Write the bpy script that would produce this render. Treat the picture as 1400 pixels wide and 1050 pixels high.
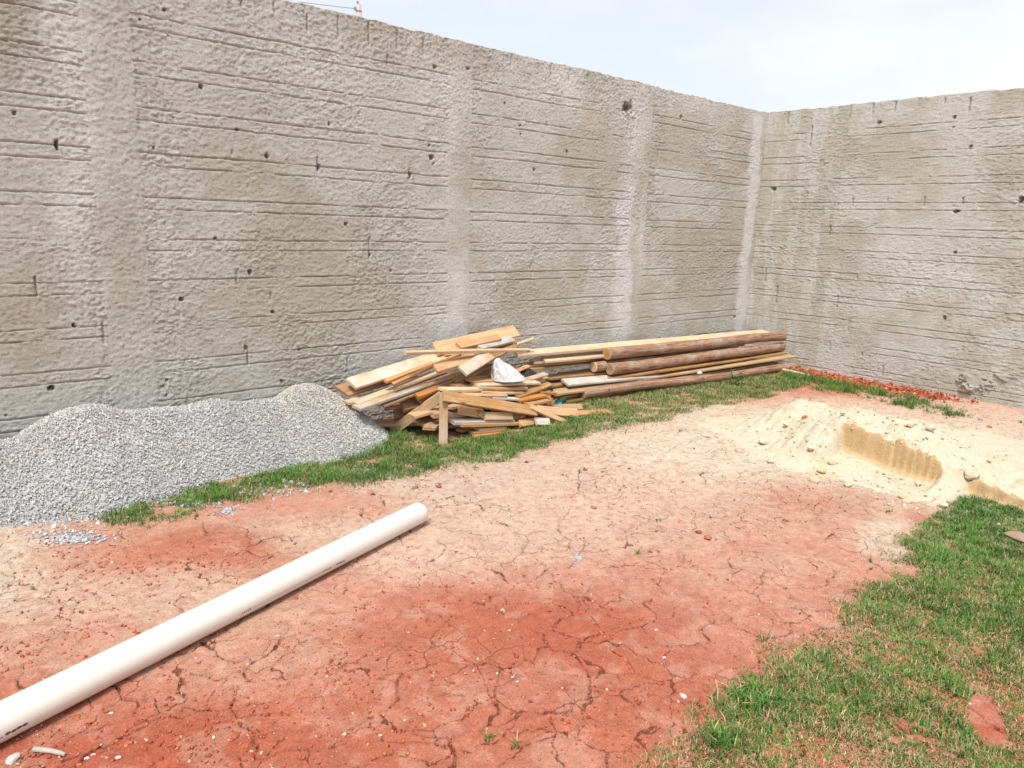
import bpy, math, random
import numpy as np
from mathutils import Matrix, Vector
random.seed(7); rng = np.random.default_rng(7)
for o in list(bpy.data.objects): bpy.data.objects.remove(o)
scene = bpy.context.scene
COL = scene.collection

# ------------------------------------------------------------------ camera
CAM_H = 1.55
F_PX = 987.05                                  # focal length in pixels of the 1400x1050 photo
P_, R_, Y_ = [math.radians(a) for a in (12.46874, 1.89338, 41.13776)]
def _axes():
    right = np.array([math.cos(Y_), -math.sin(Y_), 0]); f0 = np.array([math.sin(Y_), math.cos(Y_), 0]); up = np.array([0, 0, 1.])
    fwd = f0*math.cos(P_) - up*math.sin(P_); up2 = up*math.cos(P_) + f0*math.sin(P_)
    return right*math.cos(R_) + up2*math.sin(R_), up2*math.cos(R_) - right*math.sin(R_), fwd
RIGHT, UP, FWD = _axes()
cam_d = bpy.data.cameras.new('camera'); cam_d.sensor_width = 36; cam_d.lens = 36*F_PX/1400
cam_d.clip_start = 0.05; cam_d.clip_end = 2000
cam = bpy.data.objects.new('camera', cam_d); COL.objects.link(cam)
M = Matrix.Identity(4)
for i in range(3):
    M[i][0] = RIGHT[i]; M[i][1] = UP[i]; M[i][2] = -FWD[i]
M[2][3] = CAM_H
cam.matrix_world = M
scene.camera = cam

# ------------------------------------------------------------------ sky, sun, exposure
SUN = np.array([-0.55, -0.42, 0]); SUN /= np.linalg.norm(SUN); SUN_EL = math.radians(61)
world = bpy.data.worlds.new('World'); scene.world = world; world.use_nodes = True
wn = world.node_tree; wn.nodes.clear()
def wnode(t, **k):
    n = wn.nodes.new(t)
    for a, b in k.items(): setattr(n, a, b)
    return n
out = wnode('ShaderNodeOutputWorld'); bg = wnode('ShaderNodeBackground'); bg.inputs['Strength'].default_value = 0.1
sky = wnode('ShaderNodeTexSky', sky_type='NISHITA'); sky.sun_disc = False
sky.sun_elevation = SUN_EL; sky.sun_rotation = math.atan2(SUN[0], SUN[1]); sky.dust_density = 2.0
tc = wnode('ShaderNodeTexCoord'); mp = wnode('ShaderNodeMapping'); mp.inputs['Scale'].default_value = (1.2, 1.2, 3.2)
nz = wnode('ShaderNodeTexNoise'); nz.inputs['Scale'].default_value = 1.7; nz.inputs['Detail'].default_value = 5; nz.inputs['Roughness'].default_value = .5
cr = wnode('ShaderNodeValToRGB'); cr.color_ramp.elements[0].position = .40; cr.color_ramp.elements[0].color = (.70, .70, .70, 1)
cr.color_ramp.elements[1].position = .60; cr.color_ramp.elements[1].color = (1, 1, 1, 1)
mx = wnode('ShaderNodeMixRGB'); mx.inputs[2].default_value = (6.0, 6.1, 6.3, 1)   # overcast cloud layer
wn.links.new(tc.outputs['Generated'], mp.inputs['Vector']); wn.links.new(mp.outputs[0], nz.inputs['Vector'])
wn.links.new(nz.outputs[0], cr.inputs[0]); wn.links.new(cr.outputs[0], mx.inputs[0]); wn.links.new(sky.outputs[0], mx.inputs[1])
wn.links.new(mx.outputs[0], bg.inputs[0]); wn.links.new(bg.outputs[0], out.inputs[0])
sun_d = bpy.data.lights.new('sun', 'SUN'); sun_d.energy = 2.5; sun_d.angle = math.radians(18); sun_d.color = (1, .96, .9)
sun = bpy.data.objects.new('sun', sun_d); COL.objects.link(sun)
sun.rotation_euler = Vector((SUN[0]*math.cos(SUN_EL), SUN[1]*math.cos(SUN_EL), math.sin(SUN_EL))).to_track_quat('Z', 'Y').to_euler()
scene.render.engine = 'CYCLES'
scene.view_settings.view_transform = 'Standard'; scene.view_settings.look = 'None'
scene.view_settings.exposure = 0.79; scene.view_settings.gamma = 1
scene.render.resolution_x = 1024; scene.render.resolution_y = 768

# ------------------------------------------------------------------ measuring: photo pixel -> point on ground / wall
CAMP = np.array([0, 0, CAM_H])
def ray(u, v): return RIGHT*(u-700)/F_PX - UP*(v-525)/F_PX + FWD
def gnd(u, v, z=0.0): d = ray(u, v); return CAMP + d*(z-CAM_H)/d[2]
def onY(u, v, Y): d = ray(u, v); return CAMP + d*Y/d[1]
def onX(u, v, X): d = ray(u, v); return CAMP + d*X/d[0]
WY, WX, WTOP = 4.834, 8.047, 2.915            # left wall plane, right wall plane, wall top

# ------------------------------------------------------------------ noise
def _tab(seed): return np.random.default_rng(seed).random((256, 256)).astype(np.float32)
_tabs = {}
def vn(x, y, seed=0):
    t = _tabs.setdefault(seed, _tab(seed+100))
    ix = np.floor(x).astype(np.int64); iy = np.floor(y).astype(np.int64)
    fx = x-ix; fy = y-iy; fx = fx*fx*fx*(fx*(fx*6-15)+10); fy = fy*fy*fy*(fy*(fy*6-15)+10)
    a = t[ix & 255, iy & 255]; b = t[(ix+1) & 255, iy & 255]; c = t[ix & 255, (iy+1) & 255]; d = t[(ix+1) & 255, (iy+1) & 255]
    return (a+(b-a)*fx) + ((c+(d-c)*fx) - (a+(b-a)*fx))*fy
def fbm(x, y, o=4, seed=0, g=.5):
    s = 0; a = 1; n = 0
    for i in range(o): s = s + a*vn(x*2**i+13.7*i, y*2**i+7.3*i, seed+i); n += a; a *= g
    return s/n
def voro(x, y, seed=0):
    t1 = _tabs.setdefault(('a', seed), _tab(seed+900)); t2 = _tabs.setdefault(('b', seed), _tab(seed+950))
    ix = np.floor(x).astype(np.int64); iy = np.floor(y).astype(np.int64)
    px = []; 
    f1 = np.full(x.shape, 9.); n1x = np.zeros(x.shape); n1y = np.zeros(x.shape)
    for dx in (-1, 0, 1):
        for dy in (-1, 0, 1):
            cx = ix+dx+t1[(ix+dx) & 255, (iy+dy) & 255]; cy = iy+dy+t2[(ix+dx) & 255, (iy+dy) & 255]
            d = (cx-x)**2+(cy-y)**2; m = d < f1
            f1 = np.where(m, d, f1); n1x = np.where(m, cx, n1x); n1y = np.where(m, cy, n1y)
            px.append((cx, cy))
    ed = np.full(x.shape, 9.)
    for cx, cy in px:
        ddx = cx-n1x; ddy = cy-n1y; L = np.sqrt(ddx**2+ddy**2)
        e = ((cx+n1x)/2-x)*ddx + ((cy+n1y)/2-y)*ddy
        ed = np.where(L > 1e-6, np.minimum(ed, e/np.maximum(L, 1e-6)), ed)
    return ed
def sstep(a, b, x): t = np.clip((x-a)/(b-a), 0, 1); return t*t*(3-2*t)

# ------------------------------------------------------------------ mesh helpers
def np_mesh(name, V, faces, mats, smooth=True, col=None, matidx=None):
    """V (n,3); faces: list of (m,k) int arrays"""
    me = bpy.data.meshes.new(name)
    V = np.asarray(V, np.float32)
    me.vertices.add(len(V)); me.vertices.foreach_set('co', V.ravel())
    faces = [np.asarray(f, np.int32) for f in faces if len(f)]
    loops = np.concatenate([f.ravel() for f in faces]); cnt = np.concatenate([np.full(len(f), f.shape[1], np.int32) for f in faces])
    me.loops.add(len(loops)); me.loops.foreach_set('vertex_index', loops)
    me.polygons.add(len(cnt)); st = np.zeros(len(cnt), np.int32); st[1:] = np.cumsum(cnt)[:-1]
    me.polygons.foreach_set('loop_start', st); me.polygons.foreach_set('loop_total', cnt)
    me.update(calc_edges=True)
    me.polygons.foreach_set('use_smooth', np.full(len(cnt), bool(smooth)))
    if matidx is not None: me.polygons.foreach_set('material_index', np.asarray(matidx, np.int32))
    if col is not None:
        ca = me.color_attributes.new('Col', 'FLOAT_COLOR', 'POINT')
        c4 = np.ones((len(V), 4), np.float32); c4[:, :3] = col; ca.data.foreach_set('color', c4.ravel())
    for m in (mats if isinstance(mats, (list, tuple)) else [mats]): me.materials.append(m)
    me.validate()
    return me
def link(name, me, parent=None, label=None, cat=None, group=None, kind=None, loc=None):
    o = bpy.data.objects.new(name, me); COL.objects.link(o)
    if parent is not None: o.parent = parent
    if label: o['label'] = label
    if cat: o['category'] = cat
    if group: o['group'] = group
    if kind: o['kind'] = kind
    if loc is not None: o.location = loc
    return o
def grid_faces(nr, nc, off=0):
    i = np.arange(nr-1)[:, None]*nc + np.arange(nc-1)[None, :] + off
    i = i.ravel(); return np.stack([i, i+1, i+1+nc, i+nc], 1)
def inpoly(x, y, poly):
    r = np.zeros(x.shape, bool); n = len(poly)
    for i in range(n):
        (x1, y1), (x2, y2) = poly[i], poly[(i+1) % n]
        c = ((y1 > y) != (y2 > y)) & (x < (x2-x1)*(y-y1)/((y2-y1) if abs(y2-y1) > 1e-9 else 1e-9)+x1)
        r ^= c
    return r

# ------------------------------------------------------------------ materials
class NT:
    def __init__(s, name, rough=.9, spec=.25):
        s.m = bpy.data.materials.new(name); s.m.use_nodes = True; s.t = s.m.node_tree
        s.b = s.t.nodes['Principled BSDF']; s.b.inputs['Roughness'].default_value = rough
        s.b.inputs['Specular IOR Level'].default_value = spec
    def n(s, t, ins=None, **k):
        nd = s.t.nodes.new(t)
        for a, b in k.items(): setattr(nd, a, b)
        for a, b in (ins or {}).items():
            if hasattr(b, 'links') or isinstance(b, bpy.types.NodeSocket): s.t.links.new(b, nd.inputs[a])
            else: nd.inputs[a].default_value = b
        return nd
    def noise(s, scale, vec=None, detail=4, rough=.55, **k):
        i = {'Scale': scale, 'Detail': detail, 'Roughness': rough}
        if vec is not None: i['Vector'] = vec
        return s.n('ShaderNodeTexNoise', i, **k).outputs[0]
    def ramp(s, f, stops):
        r = s.n('ShaderNodeValToRGB', {0: f}); e = r.color_ramp.elements
        while len(e) < len(stops): e.new(.5)
        for q, (p, c) in zip(e, stops): q.position = p; q.color = (*c, 1) if len(c) == 3 else c
        return r.outputs[0]
    def mix(s, f, a, b, bt='MIX'):
        return s.n('ShaderNodeMixRGB', {0: f, 1: a, 2: b}, blend_type=bt).outputs[0]
    def vary(s, col, f, lo, hi):
        g = s.n('ShaderNodeMapRange', {0: f, 1: .3, 2: .7, 3: lo, 4: hi}).outputs[0]
        return s.mix(1.0, col, g, 'MULTIPLY')
    def col(s, sock): s.t.links.new(sock, s.b.inputs['Base Color'])
    def bump(s, h, strength, dist, prev=None):
        i = {'Height': h, 'Strength': strength, 'Distance': dist}
        if prev is not None: i['Normal'] = prev
        return s.n('ShaderNodeBump', i).outputs[0]
    def nrm(s, sock): s.t.links.new(sock, s.b.inputs['Normal'])
    def attr(s): return s.n('ShaderNodeAttribute', attribute_name='Col').outputs['Color']
    def obj(s): return s.n('ShaderNodeTexCoord').outputs['Object']

def soil_mat():
    t = NT('soil', .95, .15); v = t.obj(); c = t.attr()
    n1 = t.noise(22, v, 6, .65); n2 = t.noise(150, v, 4, .7); n3 = t.noise(5, v, 5, .6)
    c = t.vary(c, n1, .82, 1.14); c = t.vary(c, n2, .70, 1.22); c = t.vary(c, n3, .92, 1.08)
    sp = t.n('ShaderNodeMapRange', {0: t.noise(330, v, 2, .6), 1: .60, 2: .70, 3: 0.0, 4: .55}).outputs[0]; c = t.mix(sp, c, (.20, .11, .075, 1))
    # fine hairline cracks
    wv = t.n('ShaderNodeTexNoise', {'Vector': v, 'Scale': 9.0, 'Detail': 4.0, 'Roughness': .6})
    wa = t.n('ShaderNodeVectorMath', {0: v, 1: t.n('ShaderNodeVectorMath', {0: wv.outputs['Color'], 'Scale': .09}, operation='SCALE').outputs[0]}, operation='ADD').outputs[0]
    vo = t.n('ShaderNodeTexVoronoi', {'Vector': wa, 'Scale': 7.5}, feature='DISTANCE_TO_EDGE', voronoi_dimensions='2D').outputs['Distance']
    ln = t.n('ShaderNodeMapRange', {0: vo, 1: .004, 2: .018, 3: 1.0, 4: 0.0}).outputs[0]
    msk = t.n('ShaderNodeMapRange', {0: t.noise(2.3, v, 3), 1: .54, 2: .66}).outputs[0]
    ln = t.n('ShaderNodeMath', {0: ln, 1: msk}, operation='MULTIPLY').outputs[0]
    c = t.mix(t.n('ShaderNodeMath', {0: ln, 1: .5}, operation='MULTIPLY').outputs[0], c, (.10, .035, .02, 1))
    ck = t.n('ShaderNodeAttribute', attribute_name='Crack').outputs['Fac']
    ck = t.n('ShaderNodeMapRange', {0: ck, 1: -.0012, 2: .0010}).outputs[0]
    c = t.mix(t.n('ShaderNodeMath', {0: ck, 1: .85}, operation='MULTIPLY').outputs[0], c, (.15, .05, .03, 1))   # darker red-brown inside the cracks: their shadow painted into the soil colour
    t.col(c)
    hh = t.n('ShaderNodeMath', {0: t.noise(260, v, 3, .7), 1: .006}, operation='MULTIPLY').outputs[0]
    h2 = t.n('ShaderNodeMath', {0: t.noise(60, v, 5, .65), 1: .012}, operation='MULTIPLY').outputs[0]
    h3 = t.n('ShaderNodeMath', {0: t.n('ShaderNodeMath', {0: ln, 1: ck}, operation='MAXIMUM').outputs[0], 1: -.012}, operation='MULTIPLY').outputs[0]
    s = t.n('ShaderNodeMath', {0: hh, 1: h2}, operation='ADD').outputs[0]; s = t.n('ShaderNodeMath', {0: s, 1: h3}, operation='ADD').outputs[0]
    t.nrm(t.bump(s, .8, 1.0)); return t.m
def wall_mat():
    t = NT('roughcast_render', .95, .12); v = t.obj(); c = t.attr()
    mpn = t.n('ShaderNodeMapping', {'Vector': v}); mpn.inputs['Scale'].default_value = (1, 1, 2.1); w = mpn.outputs[0]
    n1 = t.noise(9, w, 6, .65); n2 = t.noise(75, w, 5, .7); n3 = t.noise(240, v, 3, .7)
    c = t.vary(c, n1, .92, 1.06); c = t.vary(c, n2, .78, 1.18); c = t.vary(c, n3, .84, 1.14)
    t.col(c)
    r = t.n('ShaderNodeTexNoise', {'Vector': w, 'Scale': 115.0, 'Detail': 4.0, 'Roughness': .68, 'Distortion': .5})
    a = t.n('ShaderNodeMath', {0: t.n('ShaderNodeMath', {0: r.outputs[0], 1: .5}, operation='SUBTRACT').outputs[0]}, operation='ABSOLUTE').outputs[0]
    a = t.n('ShaderNodeMath', {0: a, 1: .052}, operation='MULTIPLY').outputs[0]
    b = t.n('ShaderNodeMath', {0: t.noise(190, v, 3, .7), 1: .006}, operation='MULTIPLY').outputs[0]
    t.nrm(t.bump(t.n('ShaderNodeMath', {0: a, 1: b}, operation='ADD').outputs[0], .9, 1.0)); return t.m
def sand_mat():
    t = NT('sand', .95, .15); v = t.obj(); c = t.attr()
    c = t.vary(c, t.noise(30, v, 6, .65), .90, 1.08); c = t.vary(c, t.noise(300, v, 3, .7), .86, 1.1); t.col(c)
    a = t.n('ShaderNodeMath', {0: t.noise(55, v, 6, .7), 1: .016}, operation='MULTIPLY').outputs[0]
    b = t.n('ShaderNodeMath', {0: t.noise(320, v, 2, .7), 1: .003}, operation='MULTIPLY').outputs[0]
    t.nrm(t.bump(t.n('ShaderNodeMath', {0: a, 1: b}, operation='ADD').outputs[0], .6, 1.0)); return t.m
def attr_mat(name, rough=.9, spec=.2, nscale=120, lo=.8, hi=1.2, bump=.003, sss=False):
    t = NT(name, rough, spec); v = t.obj(); t.col(t.vary(t.attr(), t.noise(nscale, v, 4, .65), lo, hi))
    if bump: t.nrm(t.bump(t.noise(nscale, v, 4, .65), .6, bump))
    return t.m
def wood_mat(name, c1, c2, c3, grey=None, rough=.75):
    t = NT(name, rough, .2); ob = t.obj(); oi = t.n('ShaderNodeObjectInfo').outputs['Random']
    off = t.n('ShaderNodeVectorMath', {0: t.n('ShaderNodeCombineXYZ', {0: oi, 1: oi, 2: oi}).outputs[0], 'Scale': 37.0}, operation='SCALE').outputs[0]
    v = t.n('ShaderNodeVectorMath', {0: ob, 1: off}, operation='ADD').outputs[0]
    mpn = t.n('ShaderNodeMapping', {'Vector': v}); mpn.inputs['Scale'].default_value = (1.6, 26, 26); g = mpn.outputs[0]
    grain = t.noise(2.2, g, 6, .65); fine = t.noise(9, g, 3, .7); big = t.noise(3.5, v, 4, .6)
    c = t.ramp(grain, [(.30, c1), (.5, c2), (.72, c3)])
    c = t.vary(c, fine, .86, 1.1); c = t.vary(c, big, .85, 1.12)
    if grey is not None:
        m = t.n('ShaderNodeMapRange', {0: t.noise(4.5, v, 6, .7), 1: .42, 2: .62}).outputs[0]
        c = t.mix(m, c, grey)
    hs = t.n('ShaderNodeHueSaturation', {'Color': c, 'Value': t.n('ShaderNodeMapRange', {0: oi, 3: .70, 4: 1.08}).outputs[0], 'Saturation': t.n('ShaderNodeMapRange', {0: oi, 3: 1.1, 4: .85}).outputs[0]}).outputs[0]
    spl = t.n('ShaderNodeMapRange', {0: t.noise(11, v, 6, .75), 1: .60, 2: .70, 3: 0.0, 4: .6}).outputs[0]; hs = t.mix(spl, hs, (.56, .52, .46, 1))
    # knots
    vo = t.n('ShaderNodeTexVoronoi', {'Vector': t.n('ShaderNodeVectorMath', {0: v, 1: (3.2, 13, 13)}, operation='MULTIPLY').outputs[0], 'Scale': 1.0}).outputs['Distance']
    kn = t.n('ShaderNodeMapRange', {0: vo, 1: .05, 2: .14, 3: .75, 4: 0.0}).outputs[0]
    t.col(t.mix(kn, hs, (.09, .045, .02, 1)))
    t.nrm(t.bump(fine, .35, .004)); return t.m
def bark_mat():
    t = NT('bark', .85, .15); v = t.obj(); oi = t.n('ShaderNodeObjectInfo').outputs['Random']
    off = t.n('ShaderNodeCombineXYZ', {0: oi, 1: oi, 2: oi}).outputs[0]
    off = t.n('ShaderNodeVectorMath', {0: off, 'Scale': 31.0}, operation='SCALE').outputs[0]
    v = t.n('ShaderNodeVectorMath', {0: v, 1: off}, operation='ADD').outputs[0]
    mpn = t.n('ShaderNodeMapping', {'Vector': v}); mpn.inputs['Scale'].default_value = (1.6, 26, 26); g = mpn.outputs[0]
    a = t.noise(2.0, g, 6, .7); b = t.noise(6, v, 5, .65); f = t.noise(7, g, 4, .7)
    c = t.ramp(a, [(.30, (.11, .055, .035)), (.43, (.29, .155, .095)), (.60, (.43, .27, .18)), (.78, (.53, .385, .28))])
    c = t.mix(t.n('ShaderNodeMapRange', {0: b, 1: .5, 2: .68}).outputs[0], c, (.44, .345, .27, 1)); c = t.vary(c, f, .58, 1.18)
    t.col(c); t.nrm(t.bump(f, .6, .008)); return t.m
def plain(name, c, rough=.6, spec=.3, nscale=40, lo=.9, hi=1.08, bump=.0, trans=0):
    t = NT(name, rough, spec); v = t.obj(); f = t.noise(nscale, v, 4, .6)
    base = t.n('ShaderNodeRGB'); base.outputs[0].default_value = (*c, 1); t.col(t.vary(base.outputs[0], f, lo, hi))
    if bump: t.nrm(t.bump(f, .6, bump))
    if trans: t.b.inputs['Transmission Weight'].default_value = trans
    return t.m
M_SOIL, M_WALL, M_SAND = soil_mat(), wall_mat(), sand_mat()
M_STONE = attr_mat('crushed_stone', .9, .25, 90, .8, 1.2, .004)
M_CLOD = attr_mat('clod', .95, .1, 150, .85, 1.14, .003)
M_GRASS = attr_mat('grass_blade', .6, .3, 30, .9, 1.1, 0)
M_WOOD = {
 'pine': wood_mat('pine_board', (.44, .235, .10), (.56, .33, .16), (.65, .43, .24)),
 'pale': wood_mat('pale_board', (.53, .35, .19), (.63, .455, .275), (.71, .55, .37)),
 'orange': wood_mat('orange_board', (.46, .20, .07), (.60, .29, .11), (.68, .38, .17)),
 'brown': wood_mat('brown_board', (.26, .14, .07), (.40, .235, .12), (.50, .32, .18)),
 'cement': wood_mat('cement_stained_board', (.46, .28, .14), (.58, .38, .22), (.66, .47, .30), grey=(.58, .53, .47, 1)),
 'grey': wood_mat('grey_board', (.40, .33, .26), (.54, .47, .40), (.66, .60, .53), grey=(.62, .60, .57, 1)),
}
M_BARK = bark_mat()

# ------------------------------------------------------------------ ground
def spaced(*seg):
    r = [seg[0][0]]
    for a, b, s in seg:
        n = max(1, int(round((b-a)/s))); r += list(np.linspace(a, b, n+1)[1:])
    return np.array(r)
def pblob(u, v, du, dv):
    """photo ellipse on the ground -> centre + inverse axes in metres"""
    c = gnd(u, v)[:2]; a = (gnd(u+du, v)-gnd(u-du, v))[:2]/2; b = (gnd(u, v+dv)-gnd(u, v-dv))[:2]/2
    return c, np.linalg.inv(np.stack([a, b], 1))
RED, RED2, SALM, PALE, GREY, CREAM = (.42, .092, .05), (.49, .15, .088), (.57, .28, .20), (.65, .465, .36), (.57, .475, .385), (.66, .585, .455)
ZONES = [  # u, v, du, dv, colour, weight
 (800, 870, 190, 70, RED, 1.1), (620, 840, 120, 50, RED2, .9), (600, 990, 260, 60, RED2, .9), (860, 960, 130, 90, RED2, .9), (420, 1000, 150, 60, RED2, .9),
 (150, 1020, 200, 40, RED, 1.0), (360, 920, 120, 30, SALM, .9), (240, 765, 110, 22, RED2, .9), (300, 740, 50, 12, RED, .5), (90, 740, 60, 16, SALM, .7),
 (1130, 680, 90, 18, RED, 1.3), (1060, 660, 60, 14, RED2, .9), (1250, 705, 50, 12, RED2, .9), (1000, 740, 160, 60, SALM, .9), (1040, 830, 140, 60, SALM, 1.0), (1110, 760, 80, 40, SALM, .8),
 (980, 690, 60, 20, GREY, .5), (1050, 760, 60, 18, GREY, .4), (720, 700, 130, 40, PALE, 1.1), (640, 670, 100, 25, GREY, .8), (850, 660, 150, 35, PALE, 1.1), (760, 640, 120, 20, GREY, .7), (880, 720, 90, 25, GREY, .5),
 (620, 760, 90, 35, PALE, .9), (480, 730, 100, 30, PALE, .7), (160, 810, 160, 40, PALE, .6), (60, 860, 120, 40, SALM, .7), (330, 690, 120, 14, SALM, .8), (480, 690, 90, 15, SALM, .6),
 (0, 760, 55, 50, CREAM, 1.8), (30, 735, 40, 20, CREAM, .8),
 (960, 595, 90, 28, CREAM, 1.6), (1050, 620, 100, 30, CREAM, 1.8), (1200, 640, 150, 35, CREAM, 2.2), (1330, 610, 160, 35, CREAM, 2.2), (900, 612, 70, 18, CREAM, 1.3), (980, 640, 60, 12, CREAM, 1.0), (300, 1025, 250, 40, RED, .9), (70, 960, 120, 40, RED2, .8), (1000, 560, 60, 10, CREAM, .9), (1360, 660, 100, 25, CREAM, 2), (1150, 575, 90, 18, CREAM, 1.3),
 (1215, 725, 25, 28, CREAM, 1.2), (1200, 755, 22, 12, CREAM, .7), (1250, 560, 160, 16, PALE, 1.4), (1370, 575, 60, 16, PALE, 1.0), (1130, 522, 60, 8, RED2, .8), (1200, 530, 120, 10, RED2, .5),
 (880, 580, 60, 10, PALE, .8), (980, 545, 80, 10, SALM, .5), (560, 620, 60, 14, SALM, .5), (1250, 950, 250, 140, RED2, .9), (1350, 985, 40, 25, RED, 1.2), (500, 590, 40, 14, RED, .9),
 (700, 780, 60, 25, SALM, .8), (500, 800, 80, 30, SALM, .8), (700, 940, 80, 30, SALM, .6),
]
def soil_color(x, y):
    wx = x+.30*(fbm(x*3.1, y*3.1, 4, 11)-.5)+.20*(fbm(x*12, y*12, 5, 12, .68)-.5); wy = y+.30*(fbm(x*3.1, y*3.1, 4, 13)-.5)+.20*(fbm(x*12, y*12, 5, 14, .68)-.5)
    base = np.array((.54, .30, .205)); n = fbm(x*1.3, y*1.3, 3, 15)[..., None]
    C = (base*.45)*np.ones(x.shape+(3,)); W = np.full(x.shape, .45)
    for u, v, du, dv, c, w in ZONES:
        cc, inv = pblob(u, v, du, dv); dx = wx-cc[0]; dy = wy-cc[1]
        q = (inv[0, 0]*dx+inv[0, 1]*dy)**2+(inv[1, 0]*dx+inv[1, 1]*dy)**2
        g = w*np.exp(-np.minimum(q, 30)*1.0)*2.6; C = C+g[..., None]*np.array(c); W = W+g
    C = C/W[..., None]
    # crusty pale film and loose red grains
    m = sstep(.50, .66, fbm(x*9, y*9, 5, 16, .6))[..., None]*.45; C = C*(1-m)+m*(C*.45+.55*np.array((.64, .46, .345)))
    m = sstep(.55, .70, fbm(x*31+5, y*31, 4, 17, .65))[..., None]*.38; C = C*(1-m)+m*np.array((.40, .13, .072))
    return C*.93
def gz(x, y):
    x = np.asarray(x, float); y = np.asarray(y, float)
    return .014*(fbm(x*1.1, y*1.1, 2, 21)-.5) + .008*(fbm(x*4, y*4, 2, 22)-.5)
def ground_z(x, y):
    z = gz(x, y) + .005*(fbm(x*17, y*17, 3, 24)-.5) + .004*(fbm(x*60, y*60, 2, 26)-.5)
    wx = x+.22*(fbm(x*3.6, y*3.6, 4, 31, .6)-.5)+.018*(fbm(x*22, y*22, 3, 37)-.5); wy = y+.22*(fbm(x*3.6, y*3.6, 4, 32, .6)-.5)+.018*(fbm(x*22, y*22, 3, 38)-.5)
    e = voro(wx*2.7, wy*2.7, 1)/2.7
    wid = np.clip((fbm(x*2.6, y*2.6, 3, 33)-.38)*.032, 0, .0056)
    near = 1-sstep(3.4, 5.2, x)*.6
    c1 = 1-sstep(.25, 1.0, e/np.maximum(wid*near, 1e-5)); c1 = np.where(wid < .0009, 0, c1)
    e2 = voro(wx*6.1+3, wy*6.1, 2)/6.1
    w2 = np.clip((fbm(x*3.1+9, y*3.1, 3, 35)-.46)*.030, 0, .0036); c2 = np.where(w2 < .001, 0, 1-sstep(.2, 1.0, e2/np.maximum(w2, 1e-5)))
    cup = .003*np.exp(-e/.02)*np.clip(wid/.006, 0, 1)         # curled crust lips beside a crack
    cm = (1-sstep(4.3, 4.6, y))*sstep(-1.0, 0, x)*sstep(0, .5, y)
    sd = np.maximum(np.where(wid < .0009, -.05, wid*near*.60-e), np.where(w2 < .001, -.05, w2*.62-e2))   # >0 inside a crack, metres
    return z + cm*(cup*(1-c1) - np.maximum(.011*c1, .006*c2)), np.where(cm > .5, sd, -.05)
gx = spaced((-150, -30, 40), (-30, -4, 6.5), (-4, 0, .25), (0, 3.4, .0068), (3.4, 5.0, .010), (5.0, 8.1, .016), (8.1, 20, 3), (20, 150, 40))
gy = spaced((-150, -30, 40), (-30, -2, 5.6), (-2, .3, .1), (.3, 3.3, .0068), (3.3, 4.9, .011), (4.9, 30, 6), (30, 150, 40))
GX, GY = np.meshgrid(gx, gy)
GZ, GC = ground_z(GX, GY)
fade = sstep(4.86, 4.95, GY)+sstep(8.06, 8.1, GX); GZ = np.where(fade > 0, -.01, GZ)
gcol = soil_color(GX, GY); 
gme = np_mesh('ground', np.stack([GX, GY, GZ], -1).reshape(-1, 3), [grid_faces(len(gy), len(gx))], M_SOIL, True, gcol.reshape(-1, 3))
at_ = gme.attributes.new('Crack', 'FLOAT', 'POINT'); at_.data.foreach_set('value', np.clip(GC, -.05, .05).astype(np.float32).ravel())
ground = link('ground', gme, kind='structure')

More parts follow.
